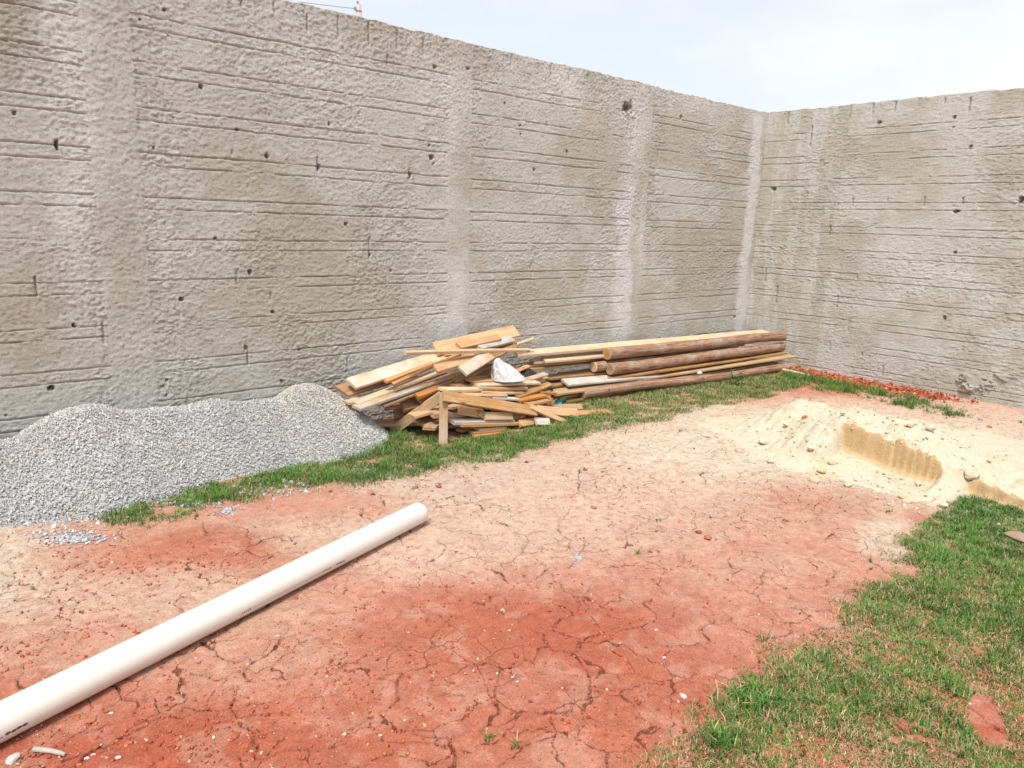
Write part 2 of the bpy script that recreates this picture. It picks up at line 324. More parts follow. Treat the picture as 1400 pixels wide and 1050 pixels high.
# ------------------------------------------------------------------ boundary walls
LINES = [.050, .120, .303, .374, .557, .629, .812, .877, 1.070, 1.139, 1.3195, 1.387, 1.5687, 1.638, 1.822, 1.8955, 2.078, 2.149, 2.332, 2.402, 2.585, 2.655]
TAN, GREYW, WHITE, TAN2 = (.69, .655, .565), (.81, .80, .755), (.96, .96, .945), (.70, .63, .515)
def wall_fields(a, z, seed, blobs, pillars, joints, holes, tanshift):
    """outward relief and colour at wall coordinates a (along) and z (up)"""
    ridg = lambda x, y, s: 1-np.abs(2*fbm(x, y, 3, s, .55)-1)
    wa = a+.03*(fbm(a*9, z*9, 2, seed+1)-.5); wz = z+.03*(fbm(a*9+4, z*9, 2, seed+2)-.5)
    r = .006*(1-ridg(wa*21, wz*48, seed+3)-.2) + .011*(1-ridg(wa*38+5, wz*68, seed+4)-.2) + .005*(fbm(a*5, z*7, 3, seed+5)-.5) + .004*(fbm(a*75, z*75, 1, seed+18)-.5)
    amp = .62+.45*sstep(.35, .65, fbm(a*1.7, z*1.7, 3, seed+6))
    r = r*amp
    pm = np.zeros(a.shape)
    for p0, p1 in pillars:
        wob = .012*(fbm(z*9, z*0, 3, seed+7)-.5)
        pm = np.maximum(pm, sstep(p0-.012, p0+.012, a+wob)*(1-sstep(p1-.012, p1+.012, a+wob)))
    r = r*(1-.30*pm)+.003*pm
    cover = sstep(.27, .42, fbm(a*1.5+3, z*2.2, 4, seed+8, .6))*(1-pm)*(1-.85*sstep(2.45, 2.62, z)*0)
    for k, L in enumerate(LINES):
        d = (z-L)
        g = np.exp(-(d/.0036)**2); cv = cover*sstep(.27, .47, fbm(a*4.5+17*k, a*0+k*3.3, 5, seed+9, .75))*(.6+.6*vn(a*23+k*7, a*0+k, seed+19))
        r = r - (.0095 if seed == 200 else .0070)*g*cv + .0015*np.exp(-((d-.013)/.010)**2)*cv
    for ja, z0, z1, w, dep in joints:
        jw = .004*(fbm(z*30, z*0+ja*7, 2, seed+10)-.5)
        g = np.exp(-((a-ja-jw)/w)**2)*sstep(z0-.012, z0+.012, z)*(1-sstep(z1-.012, z1+.012, z)); r = r - dep*g
    for ha, hz, ra, rz, dep in holes:
        q = ((a-ha)/ra)**2+((z-hz)/rz)**2+2.2*(fbm(a*38, z*38, 2, seed+11)-.5)
        r = r - dep*(1-sstep(.55, .9, q))
    C = np.array(TAN)*np.ones(a.shape+(3,)); C = C*(1+.10*(fbm(a*1.2, z*1.2, 3, seed+12)-.5))[..., None]
    t2 = (sstep(.5, .66, fbm(a*2.1+7, z*4.5, 4, seed+13, .6))*tanshift)[..., None]; C = C*(1-t2)+t2*np.array(TAN2)
    ww = fbm(a*1.9, z*2.1, 6, seed+14, .62)
    gm = (.9*sstep(.40, .62, ww))[..., None]; C = C*(1-gm)+gm*np.array(GREYW)
    bx = a+.22*(fbm(a*4, z*3.4, 4, seed+15, .6)-.5); bz = z+.3*(fbm(a*3+9, z*3, 4, seed+16, .6)-.5)
    for ca, cz, sa, sz, c, w in blobs:
        g = w*np.exp(-((bx-ca)/sa)**2-((bz-cz)/sz)**2)*(.2+1.9*fbm(a*9, z*9, 5, seed+17, .75)); g = np.clip(g, 0, 1)[..., None]
        C = C*(1-g)+g*np.array(c)
    return r, C
def build_wall(name, label, along, coarse, seed, blobs, pillars, joints, holes, place, tanshift, segs, part_bounds):
    """along: fine coordinates; place(a,r,z)->xyz; parts: one strip per course between pillars, one per pillar"""
    root = bpy.data.objects.new(name, None); COL.objects.link(root); root['label'] = label; root['category'] = 'wall'
    edges = [-.06]+LINES+[WTOP]
    for (b0, b1, kind) in part_bounds:
        A = along[(along >= b0-1e-9) & (along <= b1+1e-9)]
        if A[0] > b0+1e-6: A = np.concatenate([[b0], A])
        if A[-1] < b1-1e-6: A = np.concatenate([A, [b1]])
        es = edges if kind == 'bay' else [edges[0], edges[-1]]
        for q in range(len(es)-1):
            z0, z1 = es[q], es[q+1]
            if kind == 'bay':
                n = max(2, int((z1-z0)/.0078)); zz = np.concatenate([[z0, z0+.0035, z0+.0075], np.linspace(z0+.0145, z1-.0145, n), [z1-.0075, z1-.0035, z1]])
            else: zz = np.arange(z0, z1+.008, .0078); zz[-1] = z1
            AA, ZZ = np.meshgrid(A, zz); wob = (.012*(fbm(AA*1.1, ZZ*0+.5, 3, seed+30)-.5)+.009*(fbm(AA*7, ZZ*2.3, 3, seed+35)-.5))*sstep(.0, .3, ZZ)
            r, C = wall_fields(AA, ZZ, seed, blobs, pillars, joints, holes, tanshift)
            top = ZZ >= WTOP-1e-6
            ragged = .018*(fbm(AA*14, AA*0, 3, seed+31)-.5)+.012*(fbm(AA*1.2, AA*0, 2, seed+32)-.5)
            Z = ZZ+wob+ragged*sstep(WTOP-.05, WTOP, ZZ)
            V = place(AA, r, Z)
            if z1 == WTOP:                               # rounded top, then the flat top going back over the wall
                for bk, dz in ((.012, .006), (.045, .008+.006), (.10, .010), (.14, .004)):
                    rr = -bk+.006*(fbm(A*30, A*0+bk*50, 2, seed+33)-.5)
                    V = np.concatenate([V, place(A[None], rr[None], (Z[-1]+dz+.008*(fbm(A*25, A*0+bk*90, 2, seed+34)-.5))[None])], 0); C = np.concatenate([C, C[-1:]], 0)
            nr, nc = V.shape[:2]
            f = grid_faces(nr, nc)
            nm = 'brick_course' if kind == 'bay' else 'pillar'
            link(nm, np_mesh(nm, V.reshape(-1, 3), [f], M_WALL, True, C.reshape(-1, 3)), root)
    return root
def box_mesh(name, x0, x1, y0, y1, z0, z1, mat, col=None):
    V = [(x, y, z) for z in (z0, z1) for y in (y0, y1) for x in (x0, x1)]
    F = [(0, 2, 3, 1), (4, 5, 7, 6), (0, 1, 5, 4), (2, 6, 7, 3), (0, 4, 6, 2), (1, 3, 7, 5)]
    return np_mesh(name, V, [F], mat, False, None if col is None else np.tile(col, (8, 1)))
# left wall: measured from the photo
def LA(u, v): p = onY(u, v, WY); return p[0], p[2]
pillL = [(LA(131, 280)[0], LA(197, 280)[0]), (LA(612, 300)[0], LA(643, 300)[0]), (LA(864, 240)[0], LA(887, 240)[0]), (LA(1017, 330)[0], WX)]
blobsL = []
for u, v, sa, sz, c, w in [(100, 60, .11, .6, (.97, .97, .96), 1.1), (108, 320, .10, .5, (.97, .97, .96), .95), (150, 120, .10, .9, GREYW, .7), (222, 300, .10, .5, WHITE, .5), (230, 200, .15, .4, GREYW, .8), (260, 80, .2, .35, WHITE, .5),
    (420, 100, .5, .35, WHITE, .6), (330, 100, .35, .3, GREYW, .8), (600, 110, .35, .35, WHITE, .6), (760, 120, .5, .25, WHITE, .6), (950, 140, .6, .2, WHITE, .6), (860, 130, .3, .3, WHITE, .55),
    (615, 240, .13, .5, WHITE, .5), (620, 420, .16, .35, (.97, .97, .96), 1.0), (855, 300, .11, .3, (.97, .97, .96), 1.5), (850, 380, .11, .45, (.97, .97, .97), 2.0), (850, 440, .11, .2, WHITE, 1.1), (876, 340, .06, .5, WHITE, .6), (1036, 300, .13, .9, WHITE, .0),
    (560, 480, .2, .12, WHITE, .4), (690, 300, .2, .3, GREYW, .6), (480, 180, .5, .2, GREYW, .6), (870, 200, .15, .3, WHITE, .5), (240, 480, .15, .2, GREYW, .6), (980, 205, .35, .12, WHITE, .35), (1000, 400, .2, .3, TAN, .6), (60, 420, .3, .4, TAN2, .35), (160, 90, .2, .2, GREYW, .4)]:
    a, z = LA(u, v); blobsL.append((a, z, sa, sz, c, w))
# splashed white mortar down the inside corner
for v in range(170, 470, 22): a, z = LA(1043-(v-160)*.10-5, v); blobsL.append((a, z, .075, .12, (.97, .97, .97), 2.4))
jL = []
for u, v0, v1 in [(420, 18, 42), (463, 22, 52), (504, 30, 62), (543, 42, 67), (579, 52, 75), (699, 76, 92), (753, 90, 105), (779, 95, 112), (804, 101, 110), (828, 107, 118), (375, 0, 18), (330, 0, 8),
    (434, 216, 236), (560, 232, 246), (505, 325, 355), (727, 370, 382), (738, 245, 260), (860, 155, 185), (863, 190, 206), (845, 236, 246), (894, 242, 250), (908, 262, 268), (748, 165, 175), (530, 75, 88), (1002, 236, 244), (48, 378, 405), (323, 370, 390), (140, 440, 470), (318, 205, 212), (370, 400, 412), (475, 490, 500), (338, 475, 500), (726, 360, 368), (900, 205, 222), (660, 590, 600)]:
    a, z1 = LA(u, v0); z0 = LA(u, v1)[1]; jL.append((a, z0, z1, .0045, .020))
hL = []
for u, v, ru, rv, d in [(78, 200, 4, 11, .07), (590, 215, 6, 5, .08), (587, 199, 2.5, 4, .06), (858, 148, 11, 15, .085), (436, 228, 3.5, 7, .06), (561, 240, 3, 7, .06), (324, 178, 4, 3, .05), (365, 213, 4, 6, .06), (594, 91, 6, 3, .05), (639, 93, 6, 3, .04), (275, 118, 4, 6, .05),
    (101, 445, 4, 8, .07), (70, 531, 7, 6, .08), (8, 568, 3, 3, .05), (248, 409, 5, 4, .07), (341, 372, 3.5, 5, .07), (373, 427, 4, 2.5, .05), (293, 326, 5, 2.5, .05), (730, 232, 3, 4, .06), (711, 172, 2.5, 4, .05), (505, 350, 3, 5, .05), (473, 306, 3.5, 3.5, .05), (690, 142, 2, 3, .05), (712, 184, 2, 4, .05), (730, 293, 2, 3, .05), (534, 371, 2.5, 3, .05), (931, 160, 2, 5, .05), (237, 160, 4, 3, .05),
    (228, 520, 2.5, 2.5, .05), (228, 542, 2.5, 4, .05), (222, 529, 5, 1.5, .03), (409, 478, 3, 3, .04), (586, 395, 2, 2, .04), (225, 14, 2, 4, .05), (191, 28, 2, 2, .05), (210, 202, 2, 2, .05), (336, 476, 2.5, 5, .05), (385, 521, 2, 4, .05), (1005, 433, 2.5, 3, .05), (593, 224, 2, 2, .05), (1009, 240, 2, 3, .04), (450, 170, 2, 4, .03), (775, 207, 2, 4, .04), (20, 155, 5, 5, .03), (230, 50, 5, 4, .02)]:
    a, z = LA(u, v); du = abs(LA(u+ru, v)[0]-a); dz = abs(LA(u, v+rv)[1]-z); hL.append((a, z, max(du*.6, .0065), max(dz*.62, .0065), d))
alongL = spaced((-3.0, .2, .05), (.2, WX, .0078))
pl = [(-3.0, pillL[0][0], 'bay')]
for i, (a, b) in enumerate(pillL):
    pl.append((a, b, 'pillar'))
    if i+1 < len(pillL): pl.append((b, pillL[i+1][0], 'bay'))
def placeL(a, r, z): return np.stack(np.broadcast_arrays(a, WY-r, z), -1)
wall_l = build_wall('boundary_wall', 'long rough grey cement wall running behind the gravel, boards and logs', alongL, None, 200, blobsL, pillL, jL, hL, placeL, .45, None, pl)
p = onY(861, 143, WY+.035)
sh = link('brick_shard', box_mesh('brick_shard', -.035, .035, -.010, .010, -.085, .075, M_WALL, (.60, .54, .46)), wall_l, loc=p); sh.rotation_euler = (.25, -.55, .5)
p = onY(858, 158, WY+.03); sh = link('brick_shard', box_mesh('brick_shard', -.06, .05, -.03, .03, -.012, .010, M_WALL, (.58, .52, .45)), wall_l, loc=p); sh.rotation_euler = (0, .3, 0)
link('wall_core', box_mesh('wall_core', -3.0, WX+.14, WY+.097, WY+.137, -.1, WTOP-.02, M_WALL, (.5, .46, .4)), wall_l)
# right wall
def RA(u, v): p = onX(u, v, WX); return p[1], p[2]
blobsR = []
for u, v, sa, sz, c, w in [(1270, 190, .3, .15, WHITE, .45), (1225, 265, .25, .1, WHITE, .5), (1110, 250, .2, .15, GREYW, .8), (1290, 380, .3, .15, WHITE, .45), (1350, 400, .2, .15, WHITE, .55), (1380, 350, .2, .3, WHITE, .3), (1330, 510, .35, .15, GREYW, .8), (1070, 190, .2, .15, GREYW, .7), (1060, 280, .12, .5, WHITE, .35), (1180, 260, .4, .1, GREYW, .5), (1060, 430, .15, .3, GREYW, .6), (1250, 330, .5, .2, GREYW, .5), (1370, 250, .3, .4, TAN2, .35), (1130, 480, .4, .1, GREYW, .4), (1390, 150, .3, .1, GREYW, .5)]:
    a, z = RA(u, v); blobsR.append((a, z, sa, sz, c, w))
jR = []
for u, v0, v1 in [(1078, 153, 170), (1164, 143, 163), (1194, 141, 162), (1225, 138, 152), (1258, 134, 146), (1292, 134, 142), (1327, 133, 152), (1110, 172, 200), (1126, 220, 228), (1078, 276, 282), (1166, 271, 282), (1214, 270, 277), (1264, 270, 282), (1317, 270, 279), (1135, 308, 322), (1172, 375, 392), (1063, 390, 415), (1145, 412, 421), (1135, 468, 480), (1179, 482, 488), (1207, 500, 513), (1047, 368, 385), (1378, 440, 447), (1161, 435, 455), (1200, 165, 178), (1146, 404, 412)]:
    a, z1 = RA(u, v0); z0 = RA(u, v1)[1]; jR.append((a, z0, z1, .005, .022))
hR = []
for u, v, ru, rv, d in [(1058, 258, 4, 3, .06), (1308, 289, 5, 2, .07), (1398, 272, 5, 5, .07), (1306, 371, 2, 2, .05), (1327, 199, 2, 3, .05), (1305, 160, 2, 2, .05), (1306, 345, 2, 2, .05), (1202, 168, 2, 2, .05), (1304, 174, 2, 2, .04), (1291, 435, 2, 3, .04)]:
    a, z = RA(u, v); du = abs(RA(u+ru, v)[0]-a); dz = abs(RA(u, v+rv)[1]-z); hR.append((a, z, max(du, .012), max(dz, .012), d))
for u, v, ru, rv, d in [(1335, 522, 26, 13, -.020), (1320, 530, 12, 8, -.02), (1375, 515, 16, 6, -.015)]:
    a, z = RA(u, v); hR.append((a, z, abs(RA(u+ru, v)[0]-a), abs(RA(u, v+rv)[1]-z), d))
alongR = spaced((-2.5, 1.5, .05), (1.5, WY-.001, .0125))
def placeR(a, r, z): return np.stack(np.broadcast_arrays(WX-r, a, z), -1)[:, ::-1]
wall_r = build_wall('boundary_wall', 'tan roughcast wall meeting the long wall at the corner, behind the sand heap', alongR, None, 300, blobsR, [], jR, hR, placeR, .35, None, [(-2.5, WY-.001, 'bay')])
link('wall_core', box_mesh('wall_core', WX+.097, WX+.137, -2.5, WY+.137, -.1, WTOP-.022, M_WALL, (.4, .36, .3)), wall_r)

# ------------------------------------------------------------------ loose stones, clods
_oct = np.array([(1, 0, 0), (-1, 0, 0), (0, 1, 0), (0, -1, 0), (0, 0, 1), (0, 0, -1)], float)
_octf = np.array([(0, 2, 4), (2, 1, 4), (1, 3, 4), (3, 0, 4), (2, 0, 5), (1, 2, 5), (3, 1, 5), (0, 3, 5)])
def rots(n, flat=0):
    q = rng.normal(size=(n, 4)); q[:, 1:3] *= (1-flat); q /= np.linalg.norm(q, axis=1)[:, None]; w, x, y, z = q.T
    return np.stack([1-2*(y*y+z*z), 2*(x*y-z*w), 2*(x*z+y*w), 2*(x*y+z*w), 1-2*(x*x+z*z), 2*(y*z-x*w), 2*(x*z-y*w), 2*(y*z+x*w), 1-2*(x*x+y*y)], -1).reshape(n, 3, 3)
def stones(name, P, size, cols, mat, smooth=False, squash=.75):
    n = len(P); V = _oct[None]*(.6+.8*rng.random((n, 6, 1)))+rng.normal(size=(n, 6, 3))*.18
    V *= np.stack([np.ones(n), .7+.4*rng.random(n), squash*(.7+.5*rng.random(n))], -1)[:, None, :]
    V = np.einsum('nij,nvj->nvi', rots(n), V)*np.asarray(size)[:, None, None]*.55+P[:, None, :]
    F = (_octf[None]+(np.arange(n)*6)[:, None, None]).reshape(-1, 3)
    return np_mesh(name, V.reshape(-1, 3), [F], mat, smooth, np.repeat(cols, 6, 0))
def lump_mesh(name, seed, mat, col, rough=.25, squash=.7):
    r = np.random.default_rng(seed)
    import bmesh
    bm = bmesh.new(); bmesh.ops.create_icosphere(bm, subdivisions=2, radius=.5)
    V = np.array([v.co[:] for v in bm.verts]); F = np.array([[v.index for v in f.verts] for f in bm.faces]); bm.free()
    for k in range(5):
        d = r.normal(size=3); d /= np.linalg.norm(d); s = V@d; lim = .28+.12*r.random(); V = V-np.maximum(s-lim, 0)[:, None]*d*.9
    V = V*(1+rough*(vn(V[:, 0]*5+seed, V[:, 1]*5+V[:, 2]*7, seed)-.5))[:, None]
    V[:, 2] *= squash; V[:, 2] -= V[:, 2].min()*1.0
    return np_mesh(name, V, [F], mat, False, np.tile(col, (len(V), 1)))

# gravel heaps against the left wall
def heap_h(x, y, mounds):
    h = np.full(x.shape, -1.)
    for cx, cy, H, rx, ry, rb in mounds:
        dy = np.where(y < cy, (y-cy)/ry, (y-cy)/rb); d = np.sqrt(((x-cx)/rx)**2+dy**2+.05)-.2236; d = d/.801
        m = H*(1-d); k = .10; m = np.where(m > H*.93, H*.93+(m-H*.93)*.6, m)
        a = np.clip(.5+.5*(h-m)/k, 0, 1); h = m*(1-a)+h*a+k*.5*a*(1-a)
    return h + .018*(fbm(x*6, y*6, 3, 61)-.5)
GRAV = [(-.9, 4.66, .38, .9, .40, 1.2), (.80, 4.62, .45, .80, .59, .9), (.20, 4.64, .36, .6, .26, 1.0), (1.15, 4.64, .375, .95, .40, .9), (1.52, 4.66, .37, .80, .48, .9), (1.84, 4.66, .33, .70, .48, .9)]
BEIG = [(2.16, 4.62, .415, .58, .49, .8)]
def make_heap(name, label, mounds, x0, x1, colfn, gsize, n, other=None):
    xs = np.arange(x0, x1, .02); ys = np.arange(3.7, 4.83, .02); X, Yg = np.meshgrid(xs, ys)
    h = heap_h(X, Yg, mounds)
    keep = (h[:-1, :-1] > -.06).ravel()
    f = grid_faces(len(ys), len(xs))[keep]
    c = colfn(X.ravel(), Yg.ravel())*.8
    used = np.unique(f); mp_ = np.full(X.size, -1); mp_[used] = np.arange(len(used))
    V = np.stack([X, Yg, np.maximum(h, -.05)-.012], -1).reshape(-1, 3)
    o = link(name, np_mesh(name, V[used], [mp_[f]], M_STONE, True, c[used]), None, label, 'gravel heap', kind='stuff')
    P = []; 
    px = rng.uniform(x0, x1, n*3); py = rng.uniform(3.75, 4.825, n*3); ph = heap_h(px, py, mounds)
    ok = ph > -.012+.02*(rng.random(len(px))-.6)
    if other is not None: ok &= ph > heap_h(px, py, other)-.006
    px, py, ph = px[ok][:n], py[ok][:n], ph[ok][:n]
    sz = gsize*(.45+1.0*rng.random(len(px))**1.4)
    P = np.stack([px, py, np.maximum(ph, 0)+rng.normal(size=len(px))*.003], -1)
    g = link('gravel', stones('gravel', P, sz, np.clip(colfn(px, py)*(.70+.50*rng.random((len(px), 1))), .02, .85), M_STONE), o, kind='stuff')
    return o
def col_grey(x, y):
    n = fbm(x*3, y*3, 3, 71)[:, None]; n2 = sstep(.5, .65, fbm(x*2.2+5, y*4, 3, 72))[:, None]
    b = np.array((.49, .487, .482))*(1-.5*n2)+np.array((.49, .477, .445))*.5*n2
    dust = sstep(4.35, 4.7, y)[:, None]*sstep(.5, 0, np.abs(x-.8))[:, None]
    return b*(.85+.3*n)*(1-.3*dust)+.3*dust*np.array((.58, .55, .49))
def col_beige(x, y):
    n = fbm(x*3, y*3, 3, 73)[:, None]; g = sstep(.42, .6, fbm(x*3+9, y*3, 3, 74))[:, None]
    return (np.array((.53, .50, .44))*(1-g)+np.array((.50, .495, .47))*g)*(.88+.24*n)
make_heap('gravel_heap', 'wide heap of blue-grey crushed stone piled against the long wall', GRAV, -1.8, 2.2, col_grey, .0108, 50000, BEIG)
make_heap('gravel_heap', 'smaller rounded beige-grey heap of fine gravel next to the scrap boards', BEIG, 1.5, 2.8, col_beige, .0105, 20000, GRAV)
# gravel spilled on the soil
px, py = [], []
for u, v, du, dv, n in [(100, 735, 40, 9, 260), (60, 712, 80, 6, 160), (310, 700, 12, 5, 50), (790, 765, 6, 4, 18), (250, 690, 60, 10, 120), (380, 668, 60, 10, 100), (15, 712, 25, 7, 150), (500, 640, 30, 8, 60)]:
    for _ in range(n): g = gnd(u+random.gauss(0, .6)*du, v+random.gauss(0, .6)*dv); px.append(g[0]); py.append(g[1])
px = np.array(px); py = np.array(py); sz = .008+.014*rng.random(len(px))
link('spilled_gravel', stones('spilled_gravel', np.stack([px, py, gz(px, py)+.004], -1), sz, np.clip(np.array((.42, .43, .45))*(.6+.8*rng.random((len(px), 1))), 0, .8), M_STONE), None, 'thin scatter of blue-grey gravel chips on red soil before the heaps', 'gravel', kind='stuff')

# ------------------------------------------------------------------ sand heap
def sand_h(x, y):
    h = .22*np.exp(-((x-5.42)/.36)**2-((y-2.66)/.30)**2) + .05*np.exp(-((x-5.3)/.14)**2-((y-2.62)/.13)**2)
    h = h + .27*np.exp(-np.abs((x-5.24)/.46)**2.2)*sstep(1.15, 1.85, y)*(1-sstep(2.15, 2.65, y))
    h = h + .07*np.exp(-((x-5.9)/.95)**2-((y-1.9)/.85)**2) + .10*np.exp(-((x-5.25)/.45)**2-((y-1.15)/.35)**2)
    h = h + .06*np.exp(-((x-4.85)/.30)**2-((y-2.35)/.32)**2) + .035*np.exp(-((x-5.1)/.5)**2-((y-3.0)/.4)**2)
    k = sstep(.02, .12, h)
    h = h + .060*(fbm(x*5, y*5, 4, 81, .55)-.5)*k + .046*(fbm(x*16, y*16, 4, 82, .6)-.46)*(.35+.65*k)
    lump = 1-np.abs(2*fbm(x*11, y*11, 3, 83)-1); h = h + .034*(lump-.75)*k
    # shovel cut: wall of damp sand facing -x
    xc = 4.955+.05*(y-1.8)+.022*sstep(1.812, 1.795, y)+.0045*np.sin(y*128+5*vn(y*5, y*0, 86))*sstep(1.83, 1.79, y)*sstep(.25, .5, vn(y*11, y*0, 84))+.020*(fbm(y*9, x*0+3, 4, 89, .6)-.5)+.008*(fbm(y*45, x*8, 2, 90)-.5)
    win = sstep(1.46, 1.52, y)*(1-sstep(2.10, 2.18, y))
    floor_ = .035+.05*sstep(4.55, 4.92, x)*sstep(1.7, 2.1, y)+.012*(fbm(x*16, y*16, 3, 85)-.5)
    front = 1-sstep(xc-.006, xc+.010, x)
    hc = np.minimum(h, floor_); h2 = h*(1-front*win)+hc*front*win
    xc2 = 4.98-.12*(1.4-y)+.008*np.sin(y*60); win2 = sstep(.92, 1.0, y)*(1-sstep(1.30, 1.38, y)); fr2 = 1-sstep(xc2-.006, xc2+.012, x)
    h3 = h2*(1-fr2*win2)+np.minimum(h2, .018)*fr2*win2
    cut = win*np.exp(-((x-xc)/.030)**2)*sstep(.03, .06, h)*(x < xc+.016)+win2*np.exp(-((x-xc2)/.030)**2)*(x < xc2+.016)
    return h3, np.clip(cut*1.6, 0, 1)
sx = spaced((4.15, 4.82, .014), (4.82, 5.06, .0045), (5.06, 6.2, .013), (6.2, 7.5, .022)); sy = spaced((.55, 2.9, .011), (2.9, 3.75, .016))
SX, SY = np.meshgrid(sx, sy); SH, SC = sand_h(SX, SY)
edge = .022+.030*(fbm(SX*4, SY*4, 4, 87, .6)-.35)
wid = np.minimum.reduce([(SX-4.15)/.2, (7.5-SX)/.3, (SY-.55)/.2, (3.75-SY)/.2]); SZ = SH-edge*(1-SC)-.08*(1-sstep(0, 1, wid))
DRY, DAMP, WETS = np.array((.57, .505, .385)), np.array((.51, .405, .26)), np.array((.52, .365, .195))
dm = (.55*sstep(.56, .70, fbm(SX*9, SY*9, 4, 88, .6)))[..., None]
SCOL = DRY*(1-dm)+DAMP*dm; SCOL = SCOL*(1-SC[..., None])+WETS*SC[..., None]
link('sand_heap', np_mesh('sand_heap', np.stack([SX, SY, SZ], -1).reshape(-1, 3), [grid_faces(len(sy), len(sx))], M_SAND, True, SCOL.reshape(-1, 3)), None, 'low heap of cream building sand with a clean shovel cut in its front', 'sand heap')
def surf(x, y):
    h, _ = sand_h(np.array([[x]]), np.array([[y]])); return max(float(h[0, 0])-.022, float(gz(x, y)))
# crumbs of sand (uncountable)
n = 1000; ax = rng.normal(5.0, .55, n); ay = rng.normal(1.95, .55, n); ok = (ax > 4.3) & (ay > .8) & (ay < 3.5); ax, ay = ax[ok], ay[ok]
hh, cc = sand_h(ax[:, None], ay[:, None]); zz = np.maximum(hh[:, 0]-.022, gz(ax, ay)); sz = .006+.022*rng.random(len(ax))**3
link('sand_crumbs', stones('sand_crumbs', np.stack([ax, ay, zz+sz*.15], -1), sz, np.where(rng.random((len(ax), 1)) < .15, DAMP, DRY)*(.97+.16*rng.random((len(ax), 1))), M_CLOD, True), None, 'scattered crumbs of dry sand on and around the sand heap', 'sand', kind='stuff')
lump = [lump_mesh('sand_lump', s, M_CLOD, c) for s, c in ((3, DAMP*1.1), (8, DRY), (12, DRY*.95))]
for k, (u, v, z, s) in enumerate([(1127, 537, .33, .085), (1043, 606, .03, .085), (1053, 628, .03, .07), (1124, 638, .05, .075), (1107, 623, .06, .06), (1160, 660, .03, .06), (1114, 653, .03, .08), (1266, 617, .12, .09), (1255, 612, .12, .05), (1240, 612, .14, .05), (1247, 613, .13, .035), (1326, 660, .06, .11), (1142, 602, .2, .07), (1077, 565, .22, .06), (1183, 570, .14, .05), (1225, 588, .13, .05), (1258, 643, .11, .05), (1205, 660, .04, .05), (1235, 675, .03, .06), (1290, 690, .02, .06), (1150, 583, .2, .05), (1028, 630, .02, .05)]):
    p = gnd(u, v, z); o = link('sand_lump', lump[k % 3], None, 'firm lump of damp sand lying on the sand heap', 'sand lump', 'lumps on the sand heap', loc=(p[0], p[1], surf(p[0], p[1])-.006))
    o.scale = (s, s*.85, s*.8); o.rotation_euler = (0, 0, random.random()*6)
o = link('brick_chip', lump_mesh('brick_chip', 21, M_CLOD, (.42, .11, .05)), None, 'red brick chip on the crown of the sand heap', 'brick chip'); p = gnd(1102, 555, .28); o.location = (p[0], p[1], surf(p[0], p[1])-.004); o.scale = (.06, .04, .04)

# ------------------------------------------------------------------ grass
def blades(name, X, Yp, L, colr, width=.0042, lean=.55, z=None):
    n = len(X); th = rng.uniform(0, 6.283, n); dx, dy = np.cos(th), np.sin(th); ln = np.clip(rng.normal(lean, .25, n), .05, 1.15)
    z0 = gz(X, Yp)-.004 if z is None else z
    ux, uy = -dy*width*.5*(.7+.6*rng.random(n)), dx*width*.5*(.7+.6*rng.random(n))
    def at(t): return np.stack([X+dx*L*ln*t*t, Yp+dy*L*ln*t*t, z0+L*t*np.sqrt(np.clip(1-(ln*t*.75)**2, .12, 1))], -1)
    b, m, tp = at(0), at(.55), at(1.0); U = np.stack([ux, uy, 0*ux], -1)
    V = np.stack([b-U, b+U, m+U*.85, m-U*.85, tp], 1).reshape(-1, 3); k = np.arange(n)*5
    Q = np.stack([k, k+1, k+2, k+3], 1); T = np.stack([k+3, k+2, k+4], 1)
    c = np.repeat(colr, 5, 0)
    return np_mesh(name, V, [Q, T], M_GRASS, True, c)
GREEN, DGREEN, STRAW, YG = np.array((.085, .205, .03)), np.array((.045, .135, .018)), np.array((.47, .355, .19)), np.array((.26, .31, .09))
def grass_patch(name, label, poly, dens, Lr, dry, seed, thin=.42, keepout=None, edge=.12):
    poly = [tuple(p) for p in poly]; xs = [p[0] for p in poly]; ys = [p[1] for p in poly]
    A = (max(xs)-min(xs))*(max(ys)-min(ys)); n = int(A*dens)
    x = rng.uniform(min(xs), max(xs), n); y = rng.uniform(min(ys), max(ys), n)
    wx = x+edge*2*(fbm(x*5, y*5, 4, seed, .6)-.5)+rng.normal(0, .035, n); wy = y+edge*2*(fbm(x*5+3, y*5, 4, seed+1, .6)-.5)+rng.normal(0, .035, n)
    ok = inpoly(wx, wy, poly); cl = fbm(x*7, y*7, 4, seed+2, .6); cl2 = fbm(x*26, y*26, 2, seed+5)
    ok &= (.65*cl+.35*cl2)+.10*(rng.random(n)-.5) > thin
    if keepout is not None: ok &= ~keepout(x, y)
    x, y, cl = x[ok], y[ok], cl[ok]; n = len(x)
    d = np.clip(dry(x, y)+.9*(fbm(x*6+11, y*6, 4, seed+3, .6)-.5), 0, 1)
    r = rng.random(n); isd = r < d*.8
    g = rng.random((n, 1)); gm = sstep(.35, .65, fbm(x*8, y*8, 3, seed+4))[:, None]
    c = (GREEN*(1-g)+DGREEN*g)*(.8+.4*gm); c = np.where((rng.random(n) < .15)[:, None], YG*.9, c)
    c = np.where(isd[:, None], STRAW*(.65+.6*rng.random((n, 1))), c)
    L = (Lr[0]+(Lr[1]-Lr[0])*rng.random(n)**1.3)*(.7+.6*sstep(.4, .6, cl)); L = np.where(isd, L*.75, L)
    return link(name, blades(name, x, y, L, c, .0031, .72), None, label, 'grass', kind='stuff')
